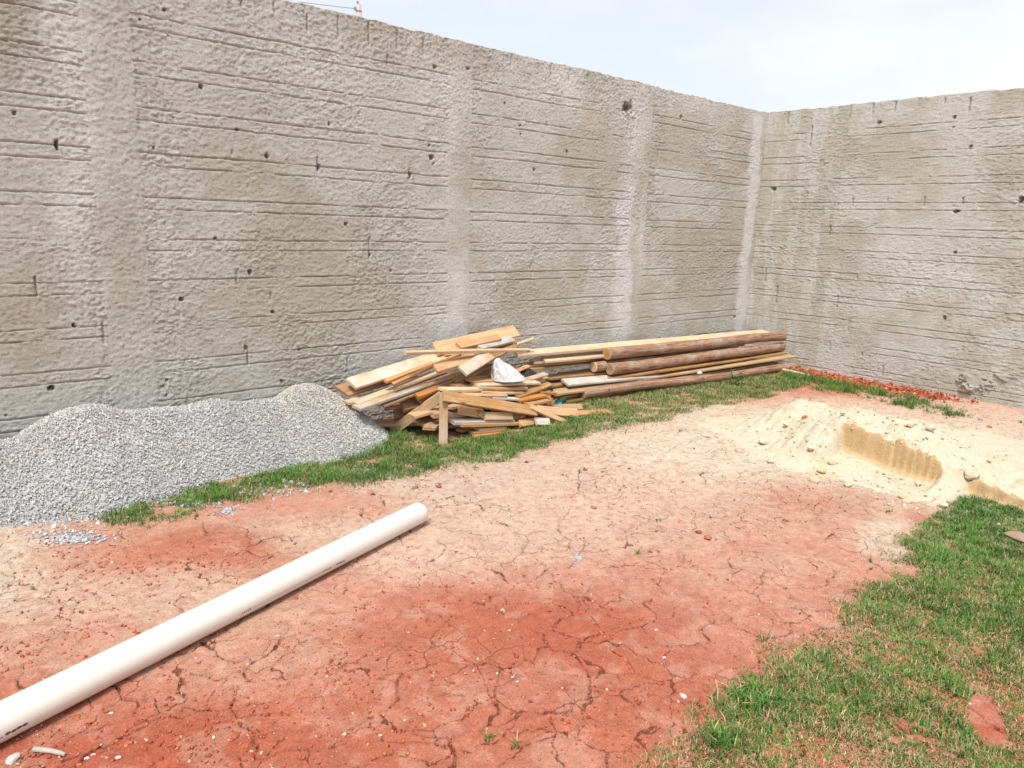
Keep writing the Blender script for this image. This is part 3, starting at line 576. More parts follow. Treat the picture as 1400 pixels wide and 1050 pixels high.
lawn = [gnd(u, v)[:2] for u, v in [(880, 1052), (940, 1000), (985, 945), (1040, 918), (1090, 878), (1160, 850), (1195, 810), (1225, 768), (1243, 730), (1275, 705), (1300, 690), (1345, 685), (1400, 686)]]+[(5.6, .95), (5.6, -.2), (1.2, -.2), (1.3, .8)]
def dryL(x, y):                                             # dry, thin turf along the trodden edge
    u = sstep(2.3, 4.6, x); return .56-.50*u-.12*sstep(.9, .3, y)*0
bare = gnd(1348, 985)[:2]
def bareL(x, y): return ((x-bare[0])/.13)**2+((y-bare[1]-.35*(x-bare[0]))/.055)**2 < 1+.8*(fbm(x*12, y*12, 2, 5)-.5)
grass_patch('lawn', 'patchy green and straw-coloured turf growing up to the sand heap', lawn, 38000, (.012, .036), dryL, 401, .31, bareL)
strip = [(.66, 4.10), (.72, 3.93), (1.02, 3.74), (1.25, 3.82), (1.75, 3.80), (2.3, 3.60), (3.1, 3.53), (3.95, 3.64), (4.73, 3.55), (5.37, 3.60), (6.3, 3.46), (7.0, 3.56), (7.55, 3.66), (7.95, 4.0), (7.9, 4.45), (5, 4.75), (2.9, 4.75), (2.66, 4.38), (2.4, 4.12), (2.34, 4.18), (1.82, 4.16), (1.19, 4.24), (.9, 4.05)]
def dryS(x, y): return .16+.42*sstep(3.2, 5.0, x)-.05*(x < 2.4)
grass_patch('grass_strip', 'strip of short green grass along the foot of gravel, boards and logs', strip, 22000, (.018, .048), dryS, 421, .37, lambda x, y: ((y > 4.04) & (x > 2.95) & (x < 4.40)) | ((y > 4.42-.1*(x-4.6)) & (x >= 4.40)))
rs = [(7.05, 3.75), (7.15, 3.1), (7.10, 2.6), (7.0, 2.1), (7.3, 2.0), (7.5, 2.6), (7.62, 3.2), (7.75, 3.9), (7.5, 4.0)]
grass_patch('grass_strip', 'narrow band of grass tufts beside red rubble under the tan wall', rs, 15000, (.03, .075), lambda x, y: .15+0*x, 441, .47)
# single tufts
def tuft(u, v, n, L, spread, label, dry=.1):
    g = gnd(u, v); x = g[0]+rng.normal(0, spread, n); y = g[1]+rng.normal(0, spread*.8, n)
    c = np.where((rng.random(n) < dry)[:, None], STRAW, GREEN*(.6+.6*rng.random((n, 1))))
    o = link('grass_tuft', blades('grass_tuft', x-g[0], y-g[1], L*(.5+.6*rng.random(n)), c, .0048, .75, z=np.zeros(n)-.003), None, label, 'grass tuft', loc=(g[0], g[1], float(gz(g[0], g[1])))); return o
tuft(1022, 958, 170, .065, .045, 'full dark tuft standing out at the ragged edge of the turf')
tuft(985, 1015, 130, .055, .026, 'low spreading tuft where the turf meets bare red soil')
SM = 'small sprig of grass alone on the bare soil'
for u, v in [(385, 667), (568, 668), (160, 690), (705, 1022), (668, 1010), (688, 630), (900, 712), (872, 755), (1235, 553), (1320, 562), (1270, 555), (1340, 575), (1395, 578), (1262, 772), (1190, 768), (1215, 700), (650, 640), (930, 590), (1075, 960)]:
    o = tuft(u, v, 14, .036, .010, SM, .3); o['group'] = 'grass sprigs on the bare soil'

# ------------------------------------------------------------------ red crumbs on the soil
px, py = [], []
for u, v, du, dv, n in [(700, 860, 330, 90, 1500), (240, 770, 150, 25, 500), (180, 1010, 220, 50, 900), (480, 940, 200, 80, 900), (100, 860, 120, 50, 400), (1130, 680, 90, 15, 160), (820, 690, 200, 50, 350), (560, 660, 120, 14, 150), (900, 1000, 150, 50, 350), (60, 705, 80, 8, 120), (1000, 620, 60, 20, 50)]:
    for _ in range(n): g = gnd(u+random.gauss(0, .7)*du, min(1080, v+random.gauss(0, .7)*dv)); px.append(g[0]); py.append(g[1])
px = np.array(px); py = np.array(py); n = len(px); sz = .004+.013*rng.random(n)**3
pal = np.array([(.36, .09, .045), (.46, .16, .09), (.42, .12, .06), (.55, .36, .26), (.60, .55, .50)]); cid = rng.choice(5, n, p=[.38, .30, .22, .09, .01])
link('soil_crumbs', stones('soil_crumbs', np.stack([px, py, gz(px, py)+sz*.1], -1), sz, pal[cid]*(.75+.5*rng.random((n, 1))), M_CLOD, True), None, 'loose crumbs of red clay soil strewn over the cracked ground', 'soil', kind='stuff')
red = [lump_mesh('soil_clod', s, M_CLOD, c) for s, c in ((31, (.40, .12, .06)), (37, (.46, .16, .085)), (44, (.34, .09, .045)))]
for k, (u, v, s) in enumerate([(322, 1008, .030), (117, 871, .030), (600, 666, .04), (591, 672, .025), (124, 986, .034), (720, 632, .035), (597, 641, .035), (812, 693, .04), (800, 642, .035), (824, 645, .03), (968, 735, .05), (955, 728, .04), (1000, 592, .05), (931, 735, .02), (470, 812, .018), (405, 818, .022), (130, 990, .02), (452, 672, .03), (1370, 548, .05), (1352, 585, .05), (510, 675, .03), (860, 640, .03)]):
    g = gnd(u, v); o = link('soil_clod', red[k % 3], None, 'red clay clod lying loose on the cracked soil', 'clod', 'clods on the cracked soil', loc=(g[0], g[1], float(gz(g[0], g[1]))-.003)); o.scale = (s, s*.8, s*.7); o.rotation_euler = (0, 0, random.random()*6)
wst = [lump_mesh('stone', s, M_STONE, c, .15, .7) for s, c in ((51, (.58, .54, .50)), (57, (.54, .49, .43)))]
BROWN_ST = lump_mesh('stone', 63, M_STONE, (.34, .24, .18), .2, .6)
for u, v, s, lab, z in [(93, 691, .085, 'flat pale stone at the foot of the blue-grey gravel', 0), (110, 683, .055, 'pinkish stone tucked between gravel and grass end', 0), (388, 655, .055, 'white stone in the grass before the gravel heaps', .01), (396, 602, .10, 'broad pale slab of stone on the beige gravel heap', .20), (934, 953, .032, 'white pebble alone on bare red soil near the turf', 0), (18, 1040, .05, 'beige stone lying close to the white pipe', 0), (1392, 736, .16, 'brown stone half sunk in green turf', .01)]:
    g = gnd(u, v, z); zz = float(gz(g[0], g[1]))-.004
    if z > .1: zz = float(heap_h(np.array([g[0]]), np.array([g[1]]), BEIG)[0])-.01
    o = link('stone', (wst[0] if s < .09 else wst[1] if s < .12 else BROWN_ST), None, lab, 'stone', loc=(g[0], g[1], zz)); o.scale = (s, s*.75, s*.5); o.rotation_euler = (0, 0, random.random()*6)
for u, v in [(128, 1033), (119, 1038), (162, 1038), (152, 977), (380, 870), (687, 834), (520, 1005), (1326, 962), (707, 933), (908, 900), (1243, 712)]:
    g = gnd(u, v); o = link('pebble', wst[0], None, 'tiny whitish pebble scattered on the red soil', 'pebble', 'whitish pebbles on the soil', loc=(g[0], g[1], float(gz(g[0], g[1]))-.002)); s = .012+.008*random.random(); o.scale = (s, s*.8, s*.7)

# red brick rubble band at the foot of the right wall
n = 2200; t = rng.random(n); y = 2.15+1.95*t; x = 7.72+.10*rng.normal(size=n)+.10*sstep(3.2, 2.2, y); ok = (x < 7.99) & (x > 7.42) & (rng.random(n) < .12+sstep(2.15, 3.3, y)); x, y = x[ok], y[ok]
sz = .010+.036*rng.random(len(x))**2.5; c = np.where(rng.random((len(x), 1)) < .8, np.array((.40, .115, .06)), np.array((.50, .24, .16)))*(.7+.6*rng.random((len(x), 1)))
link('brick_rubble', stones('brick_rubble', np.stack([x, y, gz(x, y)+.012+.05*np.exp(-((x-7.8)/.12)**2)*rng.random(len(x))], -1), sz, c, M_CLOD), None, 'line of crushed red brick rubble at the foot of the tan wall', 'rubble', kind='stuff')
V = []; ny = 60
for j in range(ny):
    yy = 2.05+2.1*j/(ny-1)
    for i in range(9):
        xx = 7.50+.53*i/8; V.append((xx, yy, float(gz(xx, yy))-.012+.060*math.exp(-((xx-7.84)/.13)**2)*min(1, j/40, (ny-1-j)/4)+.012*(random.random()-.5)))
V = np.array(V); link('rubble_bed', np_mesh('rubble_bed', V, [grid_faces(ny, 9)], M_CLOD, True, np.tile((.40, .115, .06), (len(V), 1))), bpy.data.objects['brick_rubble'], kind='stuff')

# ------------------------------------------------------------------ pipe
PR = .057; PA = .30682; pd = np.array([math.cos(PA), math.sin(PA), 0]); pend = np.array([1.99, 2.3445+1.99*math.tan(PA), 0]); PL = 3.0
pstart = pend-pd*PL; PZ = PR+.004
def pipe():
    root = bpy.data.objects.new('drain_pipe', None); COL.objects.link(root); root['label'] = 'long white plastic drain pipe lying on the cracked red soil'; root['category'] = 'pipe'
    root.location = (pstart[0], pstart[1], PZ); root.rotation_euler = (0, 0, PA)
    t = NT('white_plastic', .32, .5); v = t.obj()
    cc = t.n('ShaderNodeRGB'); cc.outputs[0].default_value = (.67, .64, .585, 1); c = t.vary(cc.outputs[0], t.noise(6, v, 5, .6), .97, 1.03)
    sp = t.n('ShaderNodeMapRange', {0: t.noise(130, v, 2, .5), 1: .70, 2: .76, 3: 0.0, 4: .45}).outputs[0]; c = t.mix(sp, c, (.45, .30, .22, 1))
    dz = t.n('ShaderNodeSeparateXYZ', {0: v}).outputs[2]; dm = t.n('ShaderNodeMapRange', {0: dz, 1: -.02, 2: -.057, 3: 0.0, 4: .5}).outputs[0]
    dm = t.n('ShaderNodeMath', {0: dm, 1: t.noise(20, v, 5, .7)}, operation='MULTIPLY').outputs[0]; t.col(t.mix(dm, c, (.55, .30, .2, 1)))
    N = 48; prof = [(0, PR-.0045), (0, PR-.001), (.004, PR), (PL-.030, PR), (PL-.012, PR-.0012), (PL-.003, PR-.004), (PL, PR-.0065), (PL, PR-.009), (PL-.02, PR-.009), (.05, PR-.0045)]
    V = []; 
    for s, r in prof:
        for k in range(N): a = 2*math.pi*k/N; V.append((s, r*math.cos(a), r*math.sin(a)))
    F = [(i*N+k, i*N+(k+1) % N, (i+1)*N+(k+1) % N, (i+1)*N+k) for i in range(len(prof)-1) for k in range(N)]
    F += [((len(prof)-1)*N+k, (len(prof)-1)*N+(k+1) % N, (k+1) % N, k) for k in range(N)]
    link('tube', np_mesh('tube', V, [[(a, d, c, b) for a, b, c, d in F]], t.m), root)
    ink = plain('printing_ink', (.09, .09, .10), .6)
    def hit(u, v):                                   # where a printed mark sits: (along, angle) on the tube
        d = ray(u, v); n = np.array([-pd[1], pd[0], 0]); o = CAMP-np.array([pstart[0], pstart[1], PZ])
        dn, dz_, on, oz = d@n, d[2], o@n, o[2]; A = dn*dn+dz_*dz_; B = 2*(on*dn+oz*dz_); Cc = on*on+oz*oz-PR*PR
        D = max(B*B-4*A*Cc, 0); tt = (-B-math.sqrt(D))/(2*A); p = o+d*tt; return p@pd, math.atan2(p[2], p@n)
    def mark(s0, s1, a, h, dot=False):
        V = []; F = []; R = PR+.0006; n = 10 if dot else 2
        if dot:
            for k in range(n): q = 2*math.pi*k/n; ss = (s0+s1)/2+math.cos(q)*(s1-s0)/2; aa = a+math.sin(q)*h/2/PR; V.append((ss, R*math.cos(aa), R*math.sin(aa)))
            me = np_mesh('printed_dot', V, [[tuple(range(n))]], ink, False)
        else:
            for ss in (s0, s1):
                for q in (-1, 0, 1): aa = a+q*h/2/PR; V.append((ss, R*math.cos(aa), R*math.sin(aa)))
            me = np_mesh('printed_line', V, [[(0, 3, 4, 1), (1, 4, 5, 2)]], ink, False)
        link('printed_dot' if dot else 'printed_line', me, root)
    for u, v in [(11, 1002.5), (19, 999), (26.5, 994.5), (34.5, 990.5)]: s, a = hit(u, v); mark(s-.008, s+.008, a, .010, True)
    for u, v in [(461, 771), (464, 769.8), (466.5, 768.6), (470, 767)]: s, a = hit(u, v); mark(s-.006, s+.006, a, .007, True)
    _, a0 = hit(338, 835)
    def ln(u0, v0, u1, v1, h): s0, _ = hit(u0, v0); s1, _ = hit(u1, v1); mark(s0, s1, a0, h)
    for k in range(5): ln(331+k*2.6, 838-k*1.2, 332.6+k*2.6, 837.2-k*1.2, .005+.003*(k > 3))
    for k in range(34): ln(346+k*2.8, 831.5-k*1.44, 347.6+k*2.8, 830.7-k*1.44, .0022)
    for k in range(4): ln(442+k*3, 780-k*1.5, 443.8+k*3, 779-k*1.5, .006)
    s0, _ = hit(4, 1007); mark(s0-.25, s0, a0, .0025)
pipe()

# ------------------------------------------------------------------ boards
def board(A, B, W, T, tilt, mat, label, group=None, bow=0.0, taper=0.0, skew=None, name='board', cat='board'):
    A = np.array(A, float); B = np.array(B, float); d = B-A; L = np.linalg.norm(d); d /= L
    s = np.cross([0, 0, 1.], d); s /= np.linalg.norm(s); n = np.cross(d, s)
    a = math.radians(tilt)                                  # positive: broad face turns towards -y
    if s[1] > 0: sg = 1
    else: sg = -1
    s2 = s*math.cos(a)+n*math.sin(a)*sg; n2 = np.cross(d, s2)
    W *= .84; T *= .80; ns = 5; ch = min(.003, T*.16); V = []; sk = skew if skew is not None else random.uniform(-.35, .35)*W
    for i in range(ns):
        t = i/(ns-1); w = W*(1-taper*t)/2*(1+random.uniform(-.015, .015)); h = T/2*(1+random.uniform(-.03, .03)); b = bow*math.sin(math.pi*t)
        pr = [(-w+ch, -h), (w-ch, -h), (w, -h+ch), (w, h-ch), (w-ch, h), (-w+ch, h), (-w, h-ch), (-w, -h+ch)]
        for y, z in pr:
            x = t*L + (sk*y/W*(1 if t == 0 else -.6) if t in (0, 1) else 0); V.append((x-L/2, y, z+b))
    F = [(i*8+k, i*8+(k+1) % 8, (i+1)*8+(k+1) % 8, (i+1)*8+k) for i in range(ns-1) for k in range(8)]
    E = [tuple(reversed(range(8))), tuple((ns-1)*8+k for k in range(8))]
    me = np_mesh(name, V, [F, E], [M_WOOD[mat]], False)
    o = link(name, me, None, label, cat, group)
    c = (A+B)/2; Mx = Matrix.Identity(4)
    for i in range(3): Mx[i][0], Mx[i][1], Mx[i][2], Mx[i][3] = d[i], s2[i], n2[i], c[i]
    o.matrix_world = Mx; return o
def c1(x, y): return 440+x/3.3333, 420+y/3.3333
def PY(x, y, Y): return onY(*c1(x, y), Y)
def PZg(x, y, z): return gnd(*c1(x, y), z)
GR = 'boards in the scrap wood heap'
SH = {'pine': 'golden pine offcut tangled in the heap of scrap boards', 'pale': 'pale sawn stick or board wedged in the heap of scrap boards', 'orange': 'orange-toned offcut wedged in the heap of scrap boards',
      'brown': 'dark brown board buried in the heap of scrap boards', 'cement': 'cement-stained board lying in the heap of scrap boards', 'grey': 'weathered grey offcut lying in the heap of scrap boards'}
PINE = 'pine'
B_ = [ # (xA,yA,YA, xB,yB,YB, W,T,tilt,mat,label)
 (132, 350, 4.50, 600, 205, 4.62, .145, .028, 26, 'cement', 'wide cement-smeared plank pointing left from the scrap heap towards gravel'),
 (88, 384, 4.56, 420, 288, 4.66, .15, .03, 30, 'brown', 'brown plank jutting out under the wide cement-smeared plank'),
 (290, 338, 4.42, 505, 255, 4.52, .05, .03, 12, 'orange', None),
 (112, 436, 4.46, 470, 322, 4.56, .09, .026, 0, 'pale', 'long pale plank jutting low from the scrap heap, beside the grey-topped one'),
 (150, 440, 4.42, 560, 285, 4.52, .09, .026, 2, 'pale', None),
 (156, 460, 4.36, 665, 280, 4.50, .11, .026, 6, 'cement', 'long grey-topped plank at the front of the left-pointing boards'),
 (275, 446, 4.38, 640, 312, 4.46, .08, .026, 10, 'brown', None),
 (322, 352, 4.40, 630, 212, 4.42, .035, .026, 25, 'pine', 'thin pine lath slanting up across the left-pointing planks'),
 (515, 280, 4.33, 705, 226, 4.40, .12, .028, 24, 'pine', 'short wide pine board lying under the topmost long lath'),
 (640, 293, 4.27, 765, 216, 4.36, .12, .026, 34, 'cement', 'speckled brown board end pointing down from the heap top'),
 (515, 192, 4.62, 885, 108, 4.66, .145, .028, 46, 'orange', 'highest plank of the scrap heap, wide and orange, leaning to the wall'),
 (622, 178, 4.52, 808, 138, 4.56, .085, .03, 30, 'pine', 'short pine board resting on the highest orange plank'),
 (712, 182, 4.50, 868, 147, 4.56, .085, .03, 30, 'grey', 'pale grey board near the crest of the scrap heap'),
 (690, 222, 4.54, 872, 158, 4.62, .09, .03, 12, 'orange', None),
 (790, 200, 4.58, 965, 143, 4.62, .04, .018, 12, 'pale', 'thin pale lath sticking out behind the crest of the heap'),
 (380, 208, 4.34, 942, 196, 4.40, .045, .030, 14, 'pale', 'long straight lath lying level across the top of the heap'),
 (560, 220, 4.46, 716, 214, 4.50, .05, .025, 6, 'pine', None),
 (690, 270, 4.42, 880, 176, 4.52, .10, .026, 10, 'brown', None),
 (670, 335, 4.34, 876, 324, 4.36, .11, .024, 4, 'pine', None),
 (700, 353, 4.28, 985, 343, 4.32, .10, .024, 4, 'cement', None),
 (660, 318, 4.44, 800, 305, 4.46, .12, .028, 4, 'brown', None),
 (690, 292, 4.50, 790, 272, 4.52, .12, .028, 20, 'brown', None),
 (550, 376, 4.24, 720, 370, 4.26, .10, .028, 6, 'pale', None),
 (700, 367, 4.26, 925, 366, 4.28, .10, .028, 6, 'pine', None),
 (600, 360, 4.32, 800, 352, 4.34, .10, .024, 4, 'brown', None),
 (640, 397, 4.20, 832, 398, 4.22, .11, .028, 10, 'pine', None),
 (720, 384, 4.24, 905, 386, 4.26, .09, .024, 6, 'pale', None),
 (760, 412, 4.20, 925, 420, 4.22, .09, .022, 4, 'grey', None),
 (885, 408, 4.22, 1040, 350, 4.30, .07, .028, 16, 'pine', 'pine batten slanting up at the right flank of the heap'),
 (880, 345, 4.38, 1020, 305, 4.42, .07, .024, 10, 'cement', None),
 (880, 410, 4.26, 1030, 380, 4.30, .07, .024, 6, 'brown', None),
 (893, 426, 4.18, 1015, 402, 4.22, .08, .026, 6, 'orange', None),
 (925, 443, 4.14, 1025, 424, 4.18, .09, .028, 6, 'pine', None),
 (990, 388, 4.26, 1062, 392, 4.28, .06, .03, 6, 'orange', None),
 (1025, 405, 4.20, 1045, 432, 4.18, .05, .03, 30, 'orange', None),
 (430, 405, 4.32, 550, 362, 4.36, .08, .026, 8, 'orange', None),
 (365, 450, 4.44, 455, 430, 4.46, .12, .04, 40, 'brown', 'dark board end showing in the hollow under the left-pointing planks'),
 (330, 482, 4.54, 400, 466, 4.52, .12, .04, 60, 'brown', None),
 (440, 425, 4.38, 500, 400, 4.40, .09, .03, 40, 'orange', None),
 (470, 375, 4.42, 640, 330, 4.44, .10, .026, 10, 'pine', None),
 (600, 335, 4.40, 760, 270, 4.48, .07, .026, 12, 'brown', None),
 (505, 492, 4.20, 650, 484, 4.18, .07, .05, 4, 'cement', 'square-cut grey beam end under the wide front plank'),
 (476, 532, 4.36, 560, 505, 4.38, .08, .028, 6, 'pine', None),
 (590, 522, 4.10, 860, 514, 4.10, .12, .034, 4, 'grey', 'flat grey-topped board low at the front of the heap'),
 (628, 536, 4.06, 918, 526, 4.06, .08, .030, 2, 'pine', None),
 (622, 468, 4.14, 735, 486, 4.12, .085, .03, 62, 'pine', 'short speckled block face-on under the wide front plank'),
 (722, 482, 4.10, 758, 510, 4.07, .06, .03, 60, 'pine', None),
 (742, 497, 4.06, 866, 496, 4.05, .075, .028, 66, 'pale', 'short whitish board with nail dots, face-on at the heap front'),
 (860, 495, 4.10, 905, 500, 4.10, .08, .04, 60, 'brown', None),
 (700, 553, 4.08, 830, 545, 4.08, .10, .024, 2, 'pine', None),
 (680, 573, 4.04, 825, 560, 4.05, .09, .024, 2, 'brown', None),
 (690, 590, 3.99, 900, 563, 4.02, .045, .024, 2, 'orange', 'narrow batten on the grass before the low grey-topped board'),
 (855, 572, 4.04, 900, 556, 4.06, .03, .022, 4, 'brown', None),
 (900, 532, 4.02, 976, 520, 4.04, .075, .026, 40, 'pine', None),
 (975, 521, 3.99, 1036, 524, 3.97, .075, .03, 52, 'grey', 'stubby whitish block on the grass below the front planks'),
 (1060, 523, 3.98, 1116, 535, 3.95, .05, .022, 10, 'orange', None),
 (985, 468, 4.08, 1166, 483, 4.04, .10, .026, 42, 'pine', 'broad pine board near the green bottle, ending the heap'),
 (1150, 484, 4.05, 1315, 480, 3.96, .085, .024, 14, 'pine', 'pine board lying flat on grass, farthest out from the heap'),
 (950, 452, 4.05, 1125, 530, 3.95, .06, .024, 40, 'pine', 'narrow board sloping down across the broad pine board'),
 (552, 405, 4.08, 972, 474, 4.04, .105, .028, 52, 'pine', 'widest front plank, golden pine, sloping down across the heap'),
 (556, 388, 4.115, 553, 624, 4.035, .075, .026, 0, 'cement', 'board standing upright, propped against the front of the heap'),
 (322, 562, 4.50, 548, 402, 4.20, .085, .040, 10, 'pale', 'thick board slanting from the grass up to the propped upright board'),
]
for xa, ya, Ya, xb, yb, Yb, W, T, tl, m, lab in B_:
    if lab and 'upright' in lab:
        A = PY(xa, ya, Ya); B = PY(xb, yb, Yb); d = (B-A)/np.linalg.norm(B-A)
        o = board(A, B, W, T, 0, m, lab, None, 0, 0, .0)
        vw = -(A-CAMP); vw[2] = 0; n2 = vw/np.linalg.norm(vw); s2 = np.cross(n2, d); s2 /= np.linalg.norm(s2); n2 = np.cross(d, s2); c = (A+B)/2; Mx = Matrix.Identity(4)
        for i in range(3): Mx[i][0], Mx[i][1], Mx[i][2], Mx[i][3] = d[i], s2[i], n2[i], c[i]
        o.matrix_world = Mx
    else: board(PY(xa, ya, Ya), PY(xb, yb, Yb), W, T, tl, m, lab or SH[m], None if lab else GR, random.uniform(-.004, .004), random.uniform(0, .05))
for k in range(58):                                        # thin offcuts layered through the middle of the heap
    x = random.uniform(660, 930); y = random.uniform(300, 460); Y = 4.50-(y-300)/240*.42+.05; w = random.uniform(110, 230); sl = random.gauss(-.10, .18); m = random.choice(['pine', 'pine', 'pale', 'brown', 'orange', 'cement'])
    board(PY(x-w/2, y-sl*w/2, Y), PY(x+w/2, y+sl*w/2, Y+random.uniform(-.03, .03)), random.uniform(.05, .10), random.uniform(.016, .024), random.gauss(6, 8), m, SH[m], GR, random.uniform(-.006, .006))
# inside of the heap: buried boards that carry the others
for k in range(28):
    t = random.random(); x = 2.85+1.35*t; y = random.uniform(4.2, 4.68); top = .40*(1-abs(x-3.35)/1.3)-.02; z = random.uniform(.02, max(.06, top*(.55+.45*(y-4.1)/.55)))
    L = random.uniform(.35, .8); a = random.gauss(.12, .35); e = random.gauss(0, .05); m = random.choice(['brown', 'brown', 'pine', 'cement', 'orange'])
    d = np.array([math.cos(a), math.sin(a), e])*L/2; c = np.array([x, y, z])
    if (c+d)[1] > 4.76 or (c-d)[1] > 4.76: d[1] *= .2
    if min((c+d)[2], (c-d)[2]) < .015: d[2] = 0
    board(c-d, c+d, random.uniform(.07, .14), .027, random.gauss(0, 8), m, SH[m], GR)

# ------------------------------------------------------------------ stacked planks and logs by the corner
def c2(x, y): return 700+x/3.3333, 420+y/3.3333
def Q(x, y, Y): return onY(*c2(x, y), Y)
def QX(x, y, X): return onX(*c2(x, y), X)
GP = 'planks stacked under the logs'
SP = 'long sawn plank stacked under and behind the logs'
PK = [ # left (x,y,Y) , right end X,Y,z , W,T,tilt,mat,label
 ((18, 213, 4.67), (7.90, 4.46, .395), .15, .028, 10, 'pale', 'topmost pale plank lying behind the logs against the long wall'),
 ((140, 240, 4.63), (7.6, 4.52, .30), .19, .026, 6, 'pale', 'broad pale plank under the top log, its skewed end showing'),
 ((90, 248, 4.68), (7.5, 4.56, .27), .14, .026, 4, 'cement', None),
 ((60, 262, 4.71), (7.4, 4.60, .24), .14, .026, 4, 'pine', None),
 ((40, 280, 4.68), (7.5, 4.56, .21), .15, .026, 4, 'cement', None),
 ((160, 322, 4.62), (7.6, 4.48, .14), .14, .026, 4, 'brown', None),
 ((215, 312, 4.66), (7.6, 4.54, .18), .15, .026, 4, 'pine', None),
 ((168, 350, 4.60), (7.6, 4.46, .10), .20, .026, 4, 'brown', None),
 ((240, 344, 4.46), (7.2, 4.40, .06), .17, .026, 10, 'grey', 'broad weathered grey plank over the front log end'),
 ((430, 322, 4.47), QX(1232, 206, 7.90), .13, .024, 4, 'pine', 'golden plank edge running below the two long logs'),
 ((470, 340, 4.46), QX(1278, 222, 7.95), .12, .024, 4, 'pale', None),
 ((520, 350, 4.46), QX(1150, 245, 7.7), .12, .022, 4, 'pine', None),
 ((190, 390, 4.40), (6.6, 4.40, .06), .15, .026, 6, 'pale', 'plank end resting just above the grass beside the front log'),
 ((210, 405, 4.46), (6.6, 4.44, .04), .14, .026, 4, 'pine', None),
 ((240, 424, 4.40), (6.4, 4.36, .02), .14, .024, 2, 'brown', None),
 ((300, 385, 4.48), (7.7, 4.26, .085), .18, .026, 2, 'brown', None),
]
SPM = {'cement': 'cement-greyed plank in the stack behind the yellow-ended log', 'pine': 'golden plank layered low in the stack beneath the logs', 'brown': 'brown plank layered low in the stack beneath the logs', 'pale': 'pale plank edge just under the golden plank below the logs'}
for (x, y, Y), R, W, T, tl, m, lab in PK:
    board(Q(x, y, Y), R, W, T, tl, m, lab or SPM[m], None if lab else GP, random.uniform(-.006, .006), 0, random.uniform(.2, .7)*W, 'plank', 'plank')
board(gnd(*c2(330, 440), .008), gnd(*c2(390, 437), .008), .05, .016, 0, 'brown', 'chip of bark or board on the grass before the front log', None)

def log_(A, B, r0, r1, label, seed, endmat):
    A = np.array(A); B = np.array(B); d = B-A; L = np.linalg.norm(d); d /= L; s = np.cross([0, 0, 1], d); s /= np.linalg.norm(s); n = np.cross(d, s)
    root = bpy.data.objects.new('log', None); COL.objects.link(root); root['label'] = label; root['category'] = 'log'
    Mx = Matrix.Identity(4)
    for i in range(3): Mx[i][0], Mx[i][1], Mx[i][2], Mx[i][3] = d[i], s[i], n[i], A[i]
    root.matrix_world = Mx
    N, S = 22, 60; V = []; r = np.random.default_rng(seed); kn = [(r.uniform(.03, .97)*L, r.uniform(0, 6.28), r.uniform(.006, .013)) for _ in range(9)]
    bw = r.uniform(-.022, .022, 4)
    for i in range(S):
        t = i/(S-1); x = t*L; rad = r0+(r1-r0)*t; oy = bw[0]*math.sin(math.pi*t)+bw[1]*math.sin(2*math.pi*t); oz = (bw[2]*math.sin(2*math.pi*t)+bw[3]*math.sin(3*math.pi*t))*.5
        for k in range(N):
            a = 2*math.pi*k/N; q = rad*(1+.05*(float(vn(np.array(x*2.2), np.array(math.cos(a)*1.5+seed), seed))-.5)+.06*(float(vn(np.array(x*7.+math.sin(a)*1.3), np.array(math.cos(a)*1.3+seed), seed+1))-.5))
            for kx, ka, kr in kn:
                da = (a-ka+math.pi) % (2*math.pi)-math.pi; q += kr*math.exp(-((x-kx)/.022)**2-(da*rad/.016)**2)
            V.append((x, oy+q*math.cos(a), oz+q*math.sin(a)))
    F = [(i*N+k, i*N+(k+1) % N, (i+1)*N+(k+1) % N, (i+1)*N+k) for i in range(S-1) for k in range(N)]
    link('trunk', np_mesh('trunk', V, [[f[::-1] for f in F]], M_BARK), root)
    V = np.array(V)
    for e, rows, dx in ((0, V[:N], -.0), (1, V[-N:], .0)):
        c = rows.mean(0); P = [c+np.array([(-.004 if e == 0 else .004), 0, 0])]; 
        for f in (.5, .93): P += list(c+(rows-c)*f+np.array([(-.003 if e == 0 else .003)*(1 if f < .9 else .8)+.0015*r.normal(), 0, 0]))
        P += list(rows); fs = [(0, 1+k, 1+(k+1) % N) for k in range(N)]; qs = [(1+j*N+k, 1+(j+1)*N+k, 1+(j+1)*N+(k+1) % N, 1+j*N+(k+1) % N) for j in range(2) for k in range(N)]
        if e == 1: fs = [f[::-1] for f in fs]; qs = [f[::-1] for f in qs]
        link('cut_end', np_mesh('cut_end', P, [fs, qs], endmat, False), root)
    ko = plain('knot_wood', (.12, .065, .04), .8) if 'knot_wood' not in bpy.data.materials else bpy.data.materials['knot_wood']
    for kx, ka, kr in kn:
        i = int(round(kx/L*(S-1))); k = int(round(ka/(2*math.pi)*N)) % N; c = V[i*N:(i+1)*N].mean(0); p = V[i*N+k]; out_ = (p-c)/np.linalg.norm(p-c); tg = np.cross([1, 0, 0], out_); K = [p+out_*.004]
        for j in range(8): q = 2*math.pi*j/8; K.append(p-out_*.003+np.array([1, 0, 0])*math.cos(q)*.014+tg*math.sin(q)*.010)
        link('knot', np_mesh('knot', K, [[(0, 1+j, 1+(j+1) % 8) for j in range(8)]], ko, False), root)
    return root
